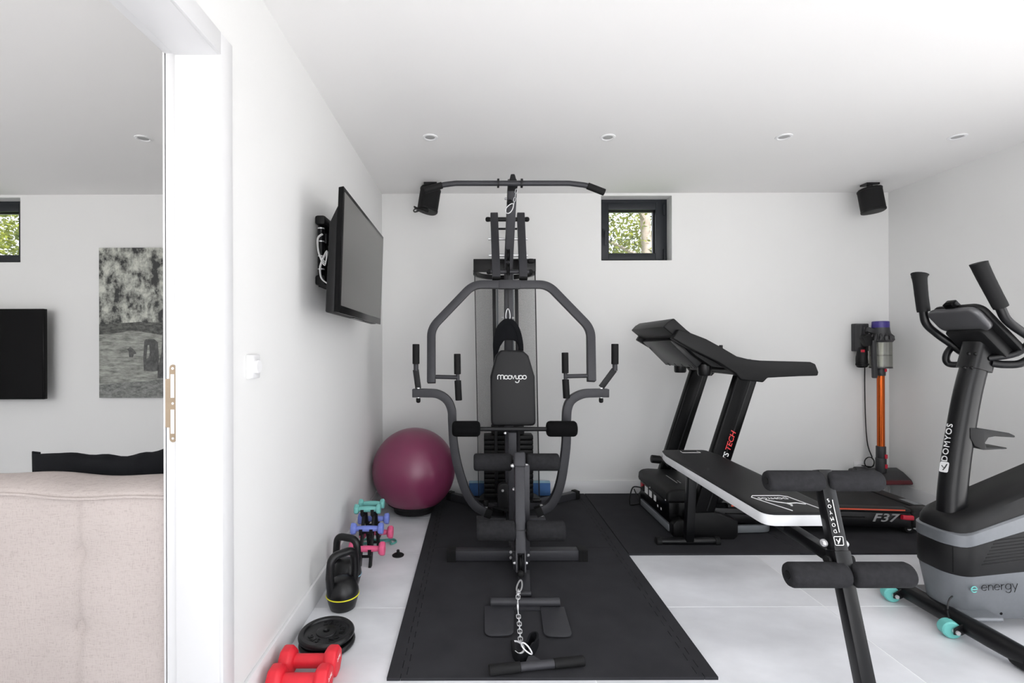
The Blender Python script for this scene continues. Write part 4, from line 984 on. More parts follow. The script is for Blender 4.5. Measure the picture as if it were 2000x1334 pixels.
# television on the living room wall
a, b = P(85, 603, 3.88), P(85, 780, 3.88)
lt = thing('living_tv', (a.x - .63, 3.9, b.z), 'large glossy black television on the living room wall beyond the sofa', 'television')
obj('screen', MB().box((a.x - 1.26 + .008, 3.8785, b.z + .010), (a.x - .008, 3.8795, a.z - .008)), 'screen_black', lt)
obj('casing', MB().box((a.x - 1.26, 3.88, b.z), (a.x, 3.915, a.z)), 'black_gloss', lt, .003)
obj('mount', MB().box((a.x - .9, 3.915, b.z + .2), (a.x - .4, YB, a.z - .2)), 'black_metal', lt)
# framed print with stone figures
a, b = P(193, 484, 3.975), P(193, 777, 3.975); x0, x1, z0, z1 = a.x, a.x + .86, b.z, a.z
pc_ = thing('framed_print', ((x0 + x1) / 2, 3.985, z0), 'tall black and white landscape print with stone figures under a cloudy sky', 'picture')
obj('panel', MB().box((x0, 3.976, z0), (x1, YB - .002, z1)), 'anthracite', pc_)
py = lambda f_: z1 - (z1 - z0) * f_
def flat(name, pts, ma, off): obj(name, MB().prism([(x0 + (x1 - x0) * u, py(v)) for u, v in pts], 3.976 - off - .0004, 3.976 - off), ma, pc_)
flat('printed_sky', [(0, 0), (1, 0), (1, .53), (0, .53)], 'print_sky', 0)
flat('printed_hills', [(0, .51), (.15, .505), (.4, .495), (.6, .5), (.8, .49), (1, .5), (1, .62), (0, .62)], 'print_hill', .0005)
flat('printed_sand', [(0, .58), (.1, .575), (.32, .552), (.5, .57), (.62, .585), (.8, .57), (1, .56), (1, 1), (0, 1)], 'print_sand', .001)
flat('printed_gravel', [(0, .915), (.2, .90), (.45, .89), (.62, .875), (1, .87), (1, 1), (0, 1)], 'print_gravel', .0015)
flat('printed_figure', [(.435, .625), (.45, .61), (.53, .61), (.565, .63), (.575, .72), (.57, .82), (.52, .825), (.43, .82), (.425, .73)], 'print_rock', .002)
flat('printed_nose', [(.468, .65), (.482, .648), (.488, .70), (.475, .735), (.455, .74)], 'print_sand', .0025)
flat('printed_figure', [(.27, .68), (.30, .66), (.335, .68), (.36, .705), (.335, .71), (.325, .73), (.29, .73), (.285, .69)], 'print_rock', .002)
flat('printed_figure', [(.61, .57), (.64, .54), (.72, .55), (.74, .7), (.75, .87), (.56, .87), (.565, .80), (.6, .7)], 'print_rock', .002)
# ================================================================== TREADMILL (runs along X, console towards the gym)
TY0, TY1 = 3.07, 3.70
tm = thing('treadmill', (2.1, 3.39, MT), 'black folding treadmill with orange side stripe along the back wall', 'treadmill')
def tp_(n, m, ma, par=None, **k): return obj(n, m, ma, par or tm, **k)
# base frame on the mat
gz = MT + .03
tp_('base_frame', MB().sweep(fillet([(1.27, TY0 + .04, gz), (1.92, TY0 + .07, gz), (1.92, TY1 - .06, gz), (1.27, TY1 - .04, gz)], .08, 6), sqt(.035, .05), (0, 0, 1)), 'grey_rail', bev=.008)
tp_('front_rail', MB().box((1.245, TY0 + .06, MT + .012), (1.29, TY1 - .04, MT + .06)), 'grey_rail', bev=.005)
for y0, y1 in ((TY0 - .01, TY0 + .07), (TY1 - .05, TY1 + .03)):
    tp_('wheel_housing', MB().prism([(1.255, MT), (1.345, MT), (1.345, .10), (1.31, .125), (1.27, .115), (1.25, .09)], y0, y1), 'black_plastic', bev=.008)
# motor hood
hx = [(1.225, .215), (1.232, .275), (1.25, .296), (1.30, .302), (1.50, .292), (1.60, .255), (1.60, .215)]
hd = tp_('motor_hood', MB().prism(hx, TY0 + .035, TY1 - .03), 'black_plastic', bev=.02, seg=4)
tp_('lower_panel', MB().box((1.245, TY0 + .045, .085), (1.62, TY1 - .04, .216)), 'black_gloss', bev=.004)
a, b = P(1291, 932, 3.55), P(1313, 942, 3.3)
tp_('badge', MB().box((1.36, 3.27, .2995), (1.366, 3.46, .3015)).box((1.385, 3.27, .2985), (1.390, 3.33, .3005)), 'grey_print', hd)
fx = 1.2445
for y0, y1, z0, z1, ma in ((3.50, 3.56, .15, .20, 'white_print'), (3.42, 3.47, .15, .195, 'white_print'), (3.34, 3.38, .15, .19, 'white_print'), (3.30, 3.315, .125, .14, 'white_print'), (3.24, 3.255, .125, .14, 'white_print')):
    tp_('rating_label', MB().box((fx - .0008, y0, z0), (fx + .001, y1, z1)), ma)
tp_('power_switch', MB().box((fx - .006, 3.60, .17), (fx + .002, 3.635, .20)), 'red_plastic')
tp_('inlet', MB().box((fx - .012, 3.565, .155), (fx + .002, 3.595, .185)), 'black_plastic')
for y in (3.12, 3.4, 3.64): tp_('screw', MB().cyl((1.226, y, .232), (1.222, y, .232), .005, 8), 'chrome', hd)
# power lead from the inlet to the wall side
tp_('power_lead', MB().tube(smooth([(fx - .01, 3.58, .17), (1.215, 3.60, .175), (1.18, 3.63, .165), (1.165, 3.65, .10), (1.165, 3.66, .04), (1.18, 3.68, MT + .006), (1.26, 3.72, MT + .006), (1.3, 3.9, MT + .006), (1.3, 3.975, .05)], 5), .005, 8), 'cable_black')
# deck with belt, side rails, end caps, wheels, print
dz = lambda x: .212 - (x - 1.5) * .030
X0, X1 = 1.55, 2.945
def slab(y0, y1, t0, t1, xa=X0, xb=X1):
    return MB().prism([(xa, dz(xa) + t0), (xb, dz(xb) + t0), (xb, dz(xb) + t1), (xa, dz(xa) + t1)], y0, y1)
tp_('deck', slab(TY0 + .09, TY1 - .07, -.06, -.012), 'black_plastic')
tp_('running_belt', slab(TY0 + .10, TY1 - .08, -.011, -.006), 'rubber')
for k, (y0, y1) in enumerate(((TY0 + .03, TY0 + .095), (TY1 - .075, TY1 - .01))):
    rl = tp_('foot_rail', slab(y0, y1, -.025, 0, 1.62, 2.80), 'black_plastic', bev=.006)
    sd = tp_('side_skirt', slab(y0 + (.002 if k == 0 else .02), y1 - (.02 if k == 0 else .002), -.118, -.026, X0 - .05, X1), 'black_metal', bev=.004)
    ec = tp_('end_cap', slab(y0 - .006, y1 + .006, -.12, .004, 2.80, X1 + .03), 'black_plastic', bev=.012, seg=3)
    if k == 0:
        tp_('orange_stripe', slab(y0 - .0012, y0 + .002, -.0115, -.0035, 1.64, 2.76), 'orange_stripe', rl)
        tp_('groove', slab(y0 + .0005, y0 + .003, -.062, -.055, 1.6, 2.5), 'black_gloss', sd)
        tp_('model_lettering', letters('F37', .072, P(1727, 1012, y0) + V((0, -.0002, 0)), (1, 0, -.03), (0.0, 0, 1), depth=.0012, shear=.3, bold=.0012, space=1.05, xs=1.45), 'grey_print', sd)
        pc2 = P(1772, 1010, y0 - .012)
        tp_('latch', MB().sweep([(pc2.x - .034, pc2.y, pc2.z), (pc2.x, pc2.y - .002, pc2.z - .004), (pc2.x + .034, pc2.y, pc2.z - .005)], rrect(.03, .022, .009), (0, 1, 0)), 'red_plastic', sd, bev=.0)
tp_('rear_plate', slab(TY0 + .09, TY1 - .07, -.03, .004, 2.87, X1 + .025), 'black_plastic', bev=.006)
tp_('warning_label', slab(TY0 + .12, TY0 + .24, .0045, .0055, 2.90, 2.955), 'grey_rail')
for y in (TY0 + .06, TY1 - .05):
    w = tp_('transport_wheel', MB().lathe([(0, -.013), (.028, -.013), (.032, -.008), (.032, .008), (.028, .013), (0, .013)], (2.80, y, MT + .033), (0, 1, 0), 24), 'rubber')
    tp_('axle', MB().cyl((2.80, y - .016, MT + .033), (2.80, y + .016, MT + .033), .014, 14), 'chrome', w)
    tp_('wheel_fork', MB().prism([(2.76, .115), (2.84, .115), (2.815, MT + .03), (2.785, MT + .03)], y - .018, y - .0135), 'black_metal', w)
# side covers of the uprights
for y0, y1 in ((TY0 - .045, TY0 + .035), (TY1 - .03, TY1 + .04)):
    sc_ = tp_('upright_cover', MB().prism([(1.345, MT), (1.62, MT), (1.645, MT + .02), (1.645, .125), (1.60, .145), (1.49, .182), (1.365, .182), (1.345, .15)], y0, y1), 'black_plastic', bev=.008)
    tp_('screw', MB().cyl((1.365, y0 - .002, .15), (1.365, y0 + .002, .15), .007, 10), 'chrome', sc_)
# uprights
for k, (y0, y1, s) in enumerate(((TY0 - .035, TY0 + .025, 0), (TY1 - .03, TY1 + .03, 0))):
    w = .068
    q0, q1 = V((1.432, 0, .17)), V((1.718, 0, 1.05))
    dd = (q1 - q0).normalized(); nn = V((dd.z, 0, -dd.x))
    u_ = tp_('upright', MB().prism([(q0.x - .068, q0.z), (q0.x + .068, q0.z), (q1.x + .070, q1.z), (q1.x - .070, q1.z)], y0, y1), 'black_gloss', bev=.012, seg=3)
    tp_('trim_channel', MB().prism([(q0.x + .016, q0.z + .02), (q0.x + .024, q0.z + .02), (q1.x + .024, q1.z - .02), (q1.x + .016, q1.z - .02)], y0 - .0015, y0 + .004), 'black_metal', u_)
    if k == 0:
        o1 = P(1426, 866, y0 - .0005); o2 = P(1409, 899, y0 - .0005)
        upv = (V((-dd.z, 0, dd.x)))
        tp_('lettering', letters('TECH', .046, P(1427, 862, y0) + V((0, -.001, 0)), dd, upv, depth=.0008, shear=.2, bold=.0004, space=.95, xs=1.15), 'red_print', u_)
        tp_('lettering', letters('SPORTS', .046, P(1427, 862, y0) + V((0, -.001, 0)) - dd * .165, dd, upv, depth=.0008, shear=.2, bold=.0004, space=.95, xs=1.15), 'white_print', u_)
tp_('height_knob', MB().cyl(P(1272, 896, 3.62), P(1290, 898, 3.62), .03, 16), 'black_plastic', bev=.006)
tp_('lift_strut', MB().obox(P(1298, 905, 3.64), P(1322, 890, 3.64), .05, .04), 'black_metal')
# console
yn, yf_ = TY0 - .045, TY1 + .04
side = [(1326, 643), (1349, 650), (1380, 662), (1411, 679), (1440, 696), (1464, 702), (1488, 704.5), (1584, 707), (1593.5, 711), (1599.5, 727), (1598, 734), (1560, 735), (1500, 738), (1491.5, 747), (1447, 742), (1438, 729.6), (1404, 708), (1344, 679), (1314, 661)]
spoly = [(P(x, y, yn).x, P(x, y, yn).z) for x, y in side]
for y0, y1 in ((yn, yn + .055), (yf_ - .055, yf_)):
    tp_('console_side', MB().prism(spoly, y0, y1), 'black_plastic', bev=.008, seg=3)
A_, B_, C_, D_ = (1.194, 1.352), (1.263, 1.408), (1.349, 1.329), (1.273, 1.286)
tp_('console_head', MB().prism([A_, (1.225, 1.385), B_, C_, D_], yn + .045, yf_ - .03), 'black_plastic', bev=.008, seg=3)
cp = tp_('console_panel', MB().prism([(1.265, 1.30), (1.33, 1.345), (1.50, 1.22), (1.66, 1.13), (1.64, 1.085), (1.50, 1.10), (1.40, 1.17)], yn + .05, yf_ - .05), 'black_plastic', bev=.006)
tp_('display_screen', MB().prism([(1.345, 1.338), (1.49, 1.233), (1.492, 1.236), (1.347, 1.341)], yn + .16, yf_ - .16), 'screen_black', cp)
# rear cover plate with slots, tilted
bm0, bm1 = V((1.258, 0, 1.268)), V((1.44, 0, 1.085))
def on(u, y, o): p = bm0 + (bm1 - bm0) * u; d_ = (bm1 - bm0).normalized(); n_ = V((-d_.z, 0, d_.x)) * -1; return V((p.x, y, p.z)) + n_ * o
def tpl(u0, u1, y0, y1, o0, o1):
    c = [on(u0, y0, o0), on(u0, y1, o0), on(u1, y1, o0), on(u1, y0, o0), on(u0, y0, o1), on(u0, y1, o1), on(u1, y1, o1), on(u1, y0, o1)]
    return MB().add(c, [(0, 3, 2, 1), (4, 5, 6, 7), (0, 1, 5, 4), (1, 2, 6, 5), (2, 3, 7, 6), (3, 0, 4, 7)])
rc = tp_('rear_cover', tpl(.02, .98, yn + .10, yf_ - .10, -.09, .004), 'black_metal', bev=.006)
for u_, yy in ((.3, yn + .13), (.3, yf_ - .13), (.93, yn + .18), (.93, yn + .30), (.93, yf_ - .3), (.93, yf_ - .18), (.93, yn + .14)):
    tp_('vent_slot', tpl(u_ - .05, u_ + .05, yy - .006, yy + .006, .0, .0055), 'black_gloss', rc)
for yy in (yn + .14, yf_ - .20):
    tp_('cup_holder', MB().lathe([(0, 0), (.036, 0), (.042, .01), (.044, .075), (.040, .075), (.036, .012), (0, .012)], (1.50, yy, 1.035), n=24), 'black_metal')
tp_('cross_tube', MB().cyl((1.66, yn + .05, 1.07), (1.66, yf_ - .05, 1.07), .028, 14), 'black_metal')
tp_('safety_key', MB().cyl(P(1408, 684, yn + .03), P(1408, 674, yn + .03), .011, 12), 'black_plastic', bev=.003)
# ================================================================== BENCH
BX = 1.30
bn = thing('ab_bench', (BX, 2.3, 0), 'black and white flat exercise bench with foam leg rollers in front of the treadmill', 'bench')
def bp_(n, m, ma, par=None, **k): return obj(n, m, ma, par or bn, **k)
yF, yN = 3.0, 1.905; zF = P(1330, 879, yF).z; zN = P(1570, 1003, yN).z
xFl, xFr = P(1286, 879, yF).x, P(1383, 879, yF).x; xNl, xNr = P(1495, 1003, yN).x, P(1648, 1003, yN).x
def padring(off, inset):
    q = []
    base = fillet([V(((xNl + xNr) / 2, yN, 0)), V((xNr, yN, 0)), V((xFr + .004, yF - .12, 0)), V((xFr - .02, yF, 0)), V((xFl + .02, yF, 0)), V((xFl - .004, yF - .12, 0)), V((xNl, yN, 0)), V(((xNl + xNr) / 2, yN, 0))], [.05, .2, .03, .03, .2, .05], 6)[:-1]
    cx_, cy_ = (xNl + xNr) / 2, (yN + yF) / 2
    for p in base:
        x = cx_ + (p.x - cx_) * (1 - inset / .15); y = cy_ + (p.y - cy_) * (1 - inset / .55)
        z = zN + (zF - zN) * (p.y - yN) / (yF - yN); q.append((x, y, z + off))
    return q
def padmesh(levels):
    m = MB(); vs = []; fs = []; n = len(padring(0, 0)); k = len(levels)
    for o, i in levels: vs += padring(o, i)
    for i in range(k - 1):
        for j in range(n): fs.append((i * n + j, i * n + (j + 1) % n, (i + 1) * n + (j + 1) % n, (i + 1) * n + j))
    fs += [tuple(range(n))[::-1], tuple((k - 1) * n + j for j in range(n))]
    return m.add(vs, fs)
tag(bp_('pad_side', padmesh([(-.052, .010), (-.050, .002), (-.044, 0), (-.008, 0), (-.006, .001)]), 'white_vinyl'), 'white vinyl side of the bench pad')
tpd = bp_('pad_top', padmesh([(-.0065, .0), (-.002, .0), (.001, .004), (.003, .012), (.004, .03)]), 'leatherette', angle=60)
sl_ = (zF - zN) / (yF - yN)
zt_at = lambda y: zN + sl_ * (y - yN) + .0042
lx = xNl + .125; ly = yN + .055
m = MB()
def padl(pts, r=.0022): m.tube([(x, y, zt_at(y)) for x, y in pts], r, 6, up=(0, 0, 1))
padl([(lx - .005, yN + .02), (lx - .04, yN + .10), (lx - .075, yN + .185), (lx - .06, yN + .205), (lx + .06, yN + .205), (lx + .085, yN + .19), (lx + .12, yN + .05), (lx + .125, yN + .02)])
padl([(lx - .035, yN + .15), (lx + .0, yN + .12), (lx + .03, yN + .105), (lx + .07, yN + .11), (lx + .10, yN + .095)], .0026)
padl([(lx + .03, yN + .105), (lx + .035, yN + .085), (lx + .028, yN + .075)], .004)
letters('DOMYOS', .03, (lx + .01, yN + .172, zt_at(yN + .172)), (-1, 0, 0), (0, -1, -sl_), m, depth=.0006)
bp_('printed_logo', m, 'white_print', tpd)
m = MB(); padl([(BX - .05, yF - .05), (BX - .055, yF - .09), (BX + .055, yF - .09), (BX + .05, yF - .05)], .0018)
bp_('printed_logo', m, 'white_print', tpd)
# rear leg
ft = bp_('rear_foot', MB().cyl(PZ(1283, 1057, .027), PZ(1401, 1057, .027), .024, 18), 'black_metal', bev=.004)
for px in (1281, 1395): bp_('foot_cap', MB().cyl(PZ(px, 1057, .027), PZ(px + 10, 1057, .027), .027, 18), 'rubber', ft, bev=.004)
fyy = PZ(1342, 1057, .027).y
bp_('rear_leg', MB().obox((BX + .005, fyy, .03), (BX + .01, fyy - .04, zF - .05), .05, .05, (0, 1, 0)), 'black_metal', bev=.005)
bp_('under_beam', MB().obox((BX + .005, fyy - .1, zF - .075), (BX, yN + .10, zN - .08), .05, .05, (0, 0, 1)), 'black_metal', bev=.004)
# front upright leaning towards the camera
U0, U1 = V((BX, 1.815, .762)), V((BX, 1.585, .0))
ud = (U1 - U0).normalized()
Um = U0 + ud * .38
un = bp_('front_upright', MB().obox(U0, U1, .045, .050, (1, 0, 0)), 'black_metal', bev=.005)
bp_('sleeve', MB().obox(U0 + ud * .28, U0 + ud * .37, .052, .058, (1, 0, 0)), 'black_metal', un, bev=.004)
bp_('front_foot', MB().cyl((BX - .2, 1.585, .027), (BX + .2, 1.585, .027), .024, 18), 'black_metal', bev=.004)
bp_('strut', MB().obox((BX, yN + .22, zN - .09), Um + V((0, .03, .06)), .045, .04, (1, 0, 0)), 'black_metal', bev=.004)
for p, s_ in ((P(1611, 1060, 1.75), -1), (P(1648, 1062, 1.75), 1)): bp_('bolt', MB().lathe([(.013, 0), (.013, .008), (.007, .014), (0, .014)], p, (s_, -.2, 0), 12), 'chrome', un)
for p, s_ in ((P(1620, 1093, 1.73), -1), (P(1658, 1093, 1.73), 1)): bp_('knob', MB().lathe([(.012, 0), (.016, .006), (.015, .014), (0, .018)], p, (s_, -.2, 0), 14), 'rubber', un)
def broll(x0, xm0, xm1, x1, y, Y, r):
    ax = bp_('roller_bar', MB().cyl(P(x0 + 4, y, Y), P(x1 - 4, y, Y), .012, 12), 'black_metal', un)
    for a, b in ((x0, xm0), (xm1, x1)):
        p0, p1 = P(a, y, Y), P(b, y, Y); L = (p1 - p0).length
        prof = [(.0125, .006), (.014, .001), (r - .012, 0), (r - .004, .004), (r, .013), (r, L - .013), (r - .004, L - .004), (r - .012, L), (.014, L), (.0125, L - .006)]
        fo = bp_('foam_roller', MB().lathe(prof, p0, (p1 - p0), 28), 'foam', ax, angle=60)
        dn = (p1 - p0).normalized()
        bp_('hole_shade', MB().cyl(p0 - dn * .0006, p0 + dn * .01, .0125, 16), 'rubber', ax)  # dark disc standing in for the shade inside the roller's hollow end
YR0 = (U0 + ud * .045).y; YR1 = (U0 + ud * .305).y
broll(1496, 1603, 1612, 1718, 939, 1.80, .038)
broll(1538, 1653, 1661, 1777, 1122.5, 1.70, .0425)
# upside-down lettering on the upright's front face
fr_ = V((0, -1, 0)) - ud * V((0, -1, 0)).dot(ud); fr_.normalize()
m = MB()
for ch, px_, py_ in (('S', 1617.5, 977), ('O', 1620, 988.5), ('Y', 1622, 1000.5), ('M', 1625, 1013), ('O', 1628, 1025), ('D', 1631, 1037.5)):
    v_ = uv0(px_, py_); dirv = V((v_[0] / F, 1, -v_[1] / F)); base_ = U0 + fr_ * .0258; tt = (base_ - V((0, 0, H))).dot(fr_) / dirv.dot(fr_)
    letters(ch, .0175, V((0, 0, H)) + dirv * tt, V((-1, 0, 0)) + ud * .25, ud + V((.25, 0, 0)), m, depth=.0006, bold=.0)
def onface(px_, py_):
    v_ = uv0(px_, py_); dirv = V((v_[0] / F, 1, -v_[1] / F)); base_ = U0 + fr_ * .026; return V((0, 0, H)) + dirv * ((base_ - V((0, 0, H))).dot(fr_) / dirv.dot(fr_))
m.tube([onface(1625.5, 976), onface(1639.5, 1040)], .0014, 6, up=tuple(fr_))
lo = fillet([onface(1638, 1048), onface(1646, 1048), onface(1648, 1065), onface(1632, 1065), onface(1628, 1048), onface(1638, 1048)], .004, 4)
m.tube(lo, .0013, 6, up=tuple(fr_))
m.tube([onface(1641, 1051), onface(1639, 1057), onface(1637, 1062)], .0022, 6, up=tuple(fr_)); m.tube([onface(1633, 1053), onface(1636, 1057), onface(1639, 1058)], .0018, 6, up=tuple(fr_))
bp_('lettering', m, 'white_print', un)
# ================================================================== EXERCISE BIKE (faces -X)
KY = 2.14
ek = thing('exercise_bike', (2.35, KY, 0), 'black and silver upright exercise bike with teal wheels by the right wall', 'exercise bike')
def kp(n, m, ma, par=None, **k): return obj(n, m, ma, par or ek, **k)
def plan(inset, xf=2.015, xr=2.95, hw=.115, rf=.085, n=8):
    x0, x1, w = xf + inset, xr - inset, hw - inset; r = max(.02, rf - inset * .5); pts = []
    for cx_, cy_, a0 in ((x1 - r, w - r, 0), (x0 + r, w - r, 90), (x0 + r, -w + r, 180), (x1 - r, -w + r, 270)):
        for k in range(n + 1):
            a = R(a0 + 90 * k / n); pts.append((cx_ + r * math.cos(a), cy_ + r * math.sin(a)))
    # subdivide the long sides so that sloped bands follow
    out = []
    for i, p in enumerate(pts):
        q = pts[(i + 1) % len(pts)]; out.append(p); L = math.hypot(q[0] - p[0], q[1] - p[1]); k = int(L / .06)
        for j in range(1, k): out.append((p[0] + (q[0] - p[0]) * j / k, p[1] + (q[1] - p[1]) * j / k))
    return out
def band(levels):
    m = MB(); vs = []; fs = []; k = len(levels); n = None
    for zf, ins in levels:
        pl_ = plan(ins); 
        if n is None: n = len(pl_)
        pl_ = plan(ins) if len(plan(ins)) == n else [(p[0], p[1]) for p in plan(levels[0][1])]
        vs += [(x, KY + y, zf(x)) for x, y in pl_]
    for i in range(k - 1):
        for j in range(n): fs.append((i * n + j, i * n + (j + 1) % n, (i + 1) * n + (j + 1) % n, (i + 1) * n + j))
    fs += [tuple(range(n))[::-1], tuple((k - 1) * n + j for j in range(n))]
    return m.add(vs, fs)
rise = lambda z0, s0: (lambda x: z0 + max(0, x - 2.06) * s0)
z_b = lambda x: .058; z1_ = rise(.250, .10); z2_ = rise(.372, .30); z3_ = rise(.428, .35); z4_ = rise(.475, .42)
bs = kp('lower_shell', band([(lambda x: .06, .034), (lambda x: .068, .030), (lambda x: .12, .022), (lambda x: z1_(x) - .004, .004), (z1_, .004)]), 'silver_plastic')
bb = kp('middle_shell', band([(z1_, .002), (lambda x: z1_(x) + .004, .0), (lambda x: z2_(x) - .004, .0), (z2_, .002)]), 'black_plastic')
bt = kp('silver_band', band([(z2_, .001), (lambda x: z2_(x) + .003, -.003), (lambda x: z3_(x) - .006, -.003), (z3_, .004)]), 'silver_plastic')
bc_ = kp('top_shell', band([(z3_, .006), (lambda x: z3_(x) + .03, .008), (z4_, .016), (lambda x: z4_(x) + .015, .035)]), 'black_plastic')
kp('seam', MB().box((2.0335, KY - .0845, .26), (2.0355, KY - .0825, .368)), 'black_gloss', bs)
for k in range(8):
    x0 = 2.125 + k * .008; z = .30 + .0135 * k; zz = lambda x: z + (x - 2.1) * .12
    kp('vent_groove', MB().prism([(x0, zz(x0)), (2.62, zz(2.62)), (2.62, zz(2.62) + .005), (x0, zz(x0) + .005)], KY - .1158, KY - .1145), 'black_gloss', bb)
kp('screw_hole', MB().cyl((2.235, KY - .0885, .085), (2.235, KY - .08, .085), .006, 10), 'black_gloss', bs)
# "e energy" in thin strokes
yb2 = KY - .1115
def glyph(ch, x):
    if ch == 'e': return [[(x, .5), (x + 1, .5)] + arc(x + .5, .5, .5, 0, 320, 16)], 1.28
    if ch == 'n': return [[(x, 0), (x, 1)], [(x, .5)] + arc(x + .42, .55, .42, 180, 0, 8) + [(x + .84, 0)]], 1.12
    if ch == 'r': return [[(x, 0), (x, 1)], arc(x + .42, .5, .42, 180, 70, 6)], .78
    if ch == 'g': return [arc(x + .5, .5, .5, 0, 360, 18), [(x + 1, 1), (x + 1, -.15)] + arc(x + .5, -.15, .5, 0, -150, 8)], 1.3
    if ch == 'y': return [[(x, 1), (x + .45, 0)], [(x + .95, 1), (x + .3, -.6)]], 1.1
x = 0; Ls = []
for ch in 'energy':
    g_, w_ = glyph(ch, x); Ls += g_; x += w_
o0, o1_ = P(1918, 1154, yb2), P(1990, 1147, yb2); sc = (o1_.x - o0.x) / x
kp('lettering', strokes(Ls, o0 + V((0, .001, 0)), (1, 0, .05), (-.05, 0, 1), sc, .0013), 'black_plastic', bs)
oe = P(1898, 1157.5, yb2); kp('lettering', strokes(glyph('e', 0)[0], oe + V((0, .001, 0)), (1, 0, .05), (-.05, 0, 1), sc * 1.05, .0022), 'teal_plastic', bs)
# stem
def k3(px_, py_): return P(px_, py_, KY)
cl = [k3(1857, 1012), k3(1860, 960), k3(1866, 905), k3(1876, 840), k3(1890, 765), k3(1907, 700), k3(1912, 680)]
sw_ = [.100, .100, .099, .097, .094, .090, .088]
prof = rrect(1.0, .085 / .095, .38, 5)
stm = kp('stem', MB().sweep(smooth(cl, 5), prof, (0, 1, 0), scale=[.100 - .012 * i / 30 for i in range(31)]), 'black_metal', angle=60)
kp('stem_collar', MB().sweep(smooth([k3(1902, 722), k3(1908, 700), k3(1915, 672)], 4), rrect(1.12, 1.02, .3, 5), (0, 1, 0), scale=[.092] * 9), 'black_metal', stm, angle=60)
for px_, py_ in ((1895, 690.5), (1908, 691), (1887, 718), (1901, 718.5)): kp('bolt', MB().lathe([(.007, 0), (.007, .003), (.004, .006), (0, .006)], P(px_ - 4, py_, KY - .0495), (0, -1, 0), 10), 'black_gloss', stm)
# DOMYOS running up the stem
m = MB(); yy = KY - .0458
t0_, t1_ = P(1846, 893, yy), P(1855, 836, yy); dirt = (t1_ - t0_).normalized()
letters('DOMYOS', .037, (t0_ + t1_) / 2 + V((0, .0015, 0)), dirt, (-dirt.z, 0, dirt.x), m, depth=.0016, space=1.12)
kp('lettering', m, 'grey_print', stm)
lc = P(1844, 912, yy) + V((0, .0015, 0)); m = MB(); uu = dirt; rr_ = V((dirt.z, 0, -dirt.x))
m.add([lc + rr_ * x_ + uu * y_ + V((0, d_, 0)) for d_ in (-.0014, .0) for x_, y_ in rrect(.040, .046, .008, 3)], [tuple(range(16)), tuple(range(16, 32))] + [(i, (i + 1) % 16, 16 + (i + 1) % 16, 16 + i) for i in range(16)])
lg = kp('logo_plate', m, 'grey_print', stm)
m = MB(); m.tube([lc + rr_ * .010 + uu * .014 + V((0, -.0016, 0)), lc + rr_ * .004 + uu * -.002 + V((0, -.0016, 0)), lc + rr_ * -.004 + uu * -.014 + V((0, -.0016, 0))], .0022, 6, up=(0, 1, 0))
m.tube([lc + rr_ * -.012 + uu * .006 + V((0, -.0016, 0)), lc + rr_ * -.004 + uu * -.002 + V((0, -.0016, 0)), lc + rr_ * .004 + uu * -.002 + V((0, -.0016, 0))], .0018, 6, up=(0, 1, 0))
kp('logo_mark', m, 'black_plastic', lg)
# console head
ct, cb2 = V((2.125, 0, 1.402)), V((2.325, 0, 1.195)); cd = (cb2 - ct).normalized(); cn = V((-cd.z, 0, cd.x));
if cn.z < 0: cn = -cn
def cslab(u0, u1, hw_, o0, o1, r=.04):
    L = (cb2 - ct).length; c = ct + cd * L * (u0 + u1) / 2; pr = rrect(L * (u1 - u0), hw_ * 2, r, 5); m = MB(); n = len(pr)
    return m.add([V((c.x, KY, c.z)) + cd * a + V((0, b_, 0)) + cn * o for o in (o0, o1) for a, b_ in pr], [tuple(range(n)), tuple(range(n, 2 * n))] + [(i, (i + 1) % n, n + (i + 1) % n, n + i) for i in range(n)])
ch = kp('console', cslab(0, 1, .115, -.012, .012), 'black_plastic', bev=.006)
kp('silver_back', cslab(-.02, .42, .112, -.040, -.010, .035), 'dark_silver', ch, bev=.012, seg=3)
kp('rear_housing', cslab(.36, .95, .085, -.055, -.010, .02), 'black_plastic', ch, bev=.008)
kp('display', cslab(.15, .75, .085, .012, .0135, .01), 'screen_black', ch)
kp('tablet_rest', cslab(-.10, .06, .022, -.02, .012, .006), 'black_gloss', ch, bev=.003)
# handlebars
yfar, ynear = 2.276, 2.004
def bar(pts, r=.0165): return MB().tube(smooth(pts, 5), r, 14)
far = [P(1796, 560, yfar), P(1803, 606, yfar), P(1809, 632, yfar), P(1830, 652, yfar), P(1858, 672, 2.25), P(1876, 686, 2.22), P(1893, 694, 2.17)]
h1 = kp('handlebar', bar(far), 'black_metal')
kp('handlebar_loop', bar([P(1860, 676, 2.25), P(1850, 690, 2.25), P(1848, 704, 2.25), P(1858, 712, 2.24), P(1890, 711, 2.19)], .014), 'black_metal', h1)
kp('grip', MB().tube(smooth([P(1797, 534, yfar), P(1796, 541, yfar), P(1797.5, 556, yfar), P(1800, 580, yfar), P(1804, 609, yfar)], 4), [.028, .033, .034, .031, .030, .028, .027, .0265, .026, .026, .0255, .0255, .025, .025, .025, .025, .024], 16), 'rubber', h1, angle=70)
near = [P(1926, 550, ynear), P(1952, 598, ynear), P(1964, 622, ynear), P(1984, 640, ynear), P(2016, 662, 2.01), P(2030, 680, 2.03), P(1998, 708, 2.05), P(1962, 712, 2.08), P(1936, 709, 2.10)]
h2 = kp('handlebar', bar(near), 'black_metal')
kp('handlebar_loop', bar([P(2016, 664, 2.01), P(1985, 690, 2.05), P(1930, 700, 2.1)], .014), 'black_metal', h2)
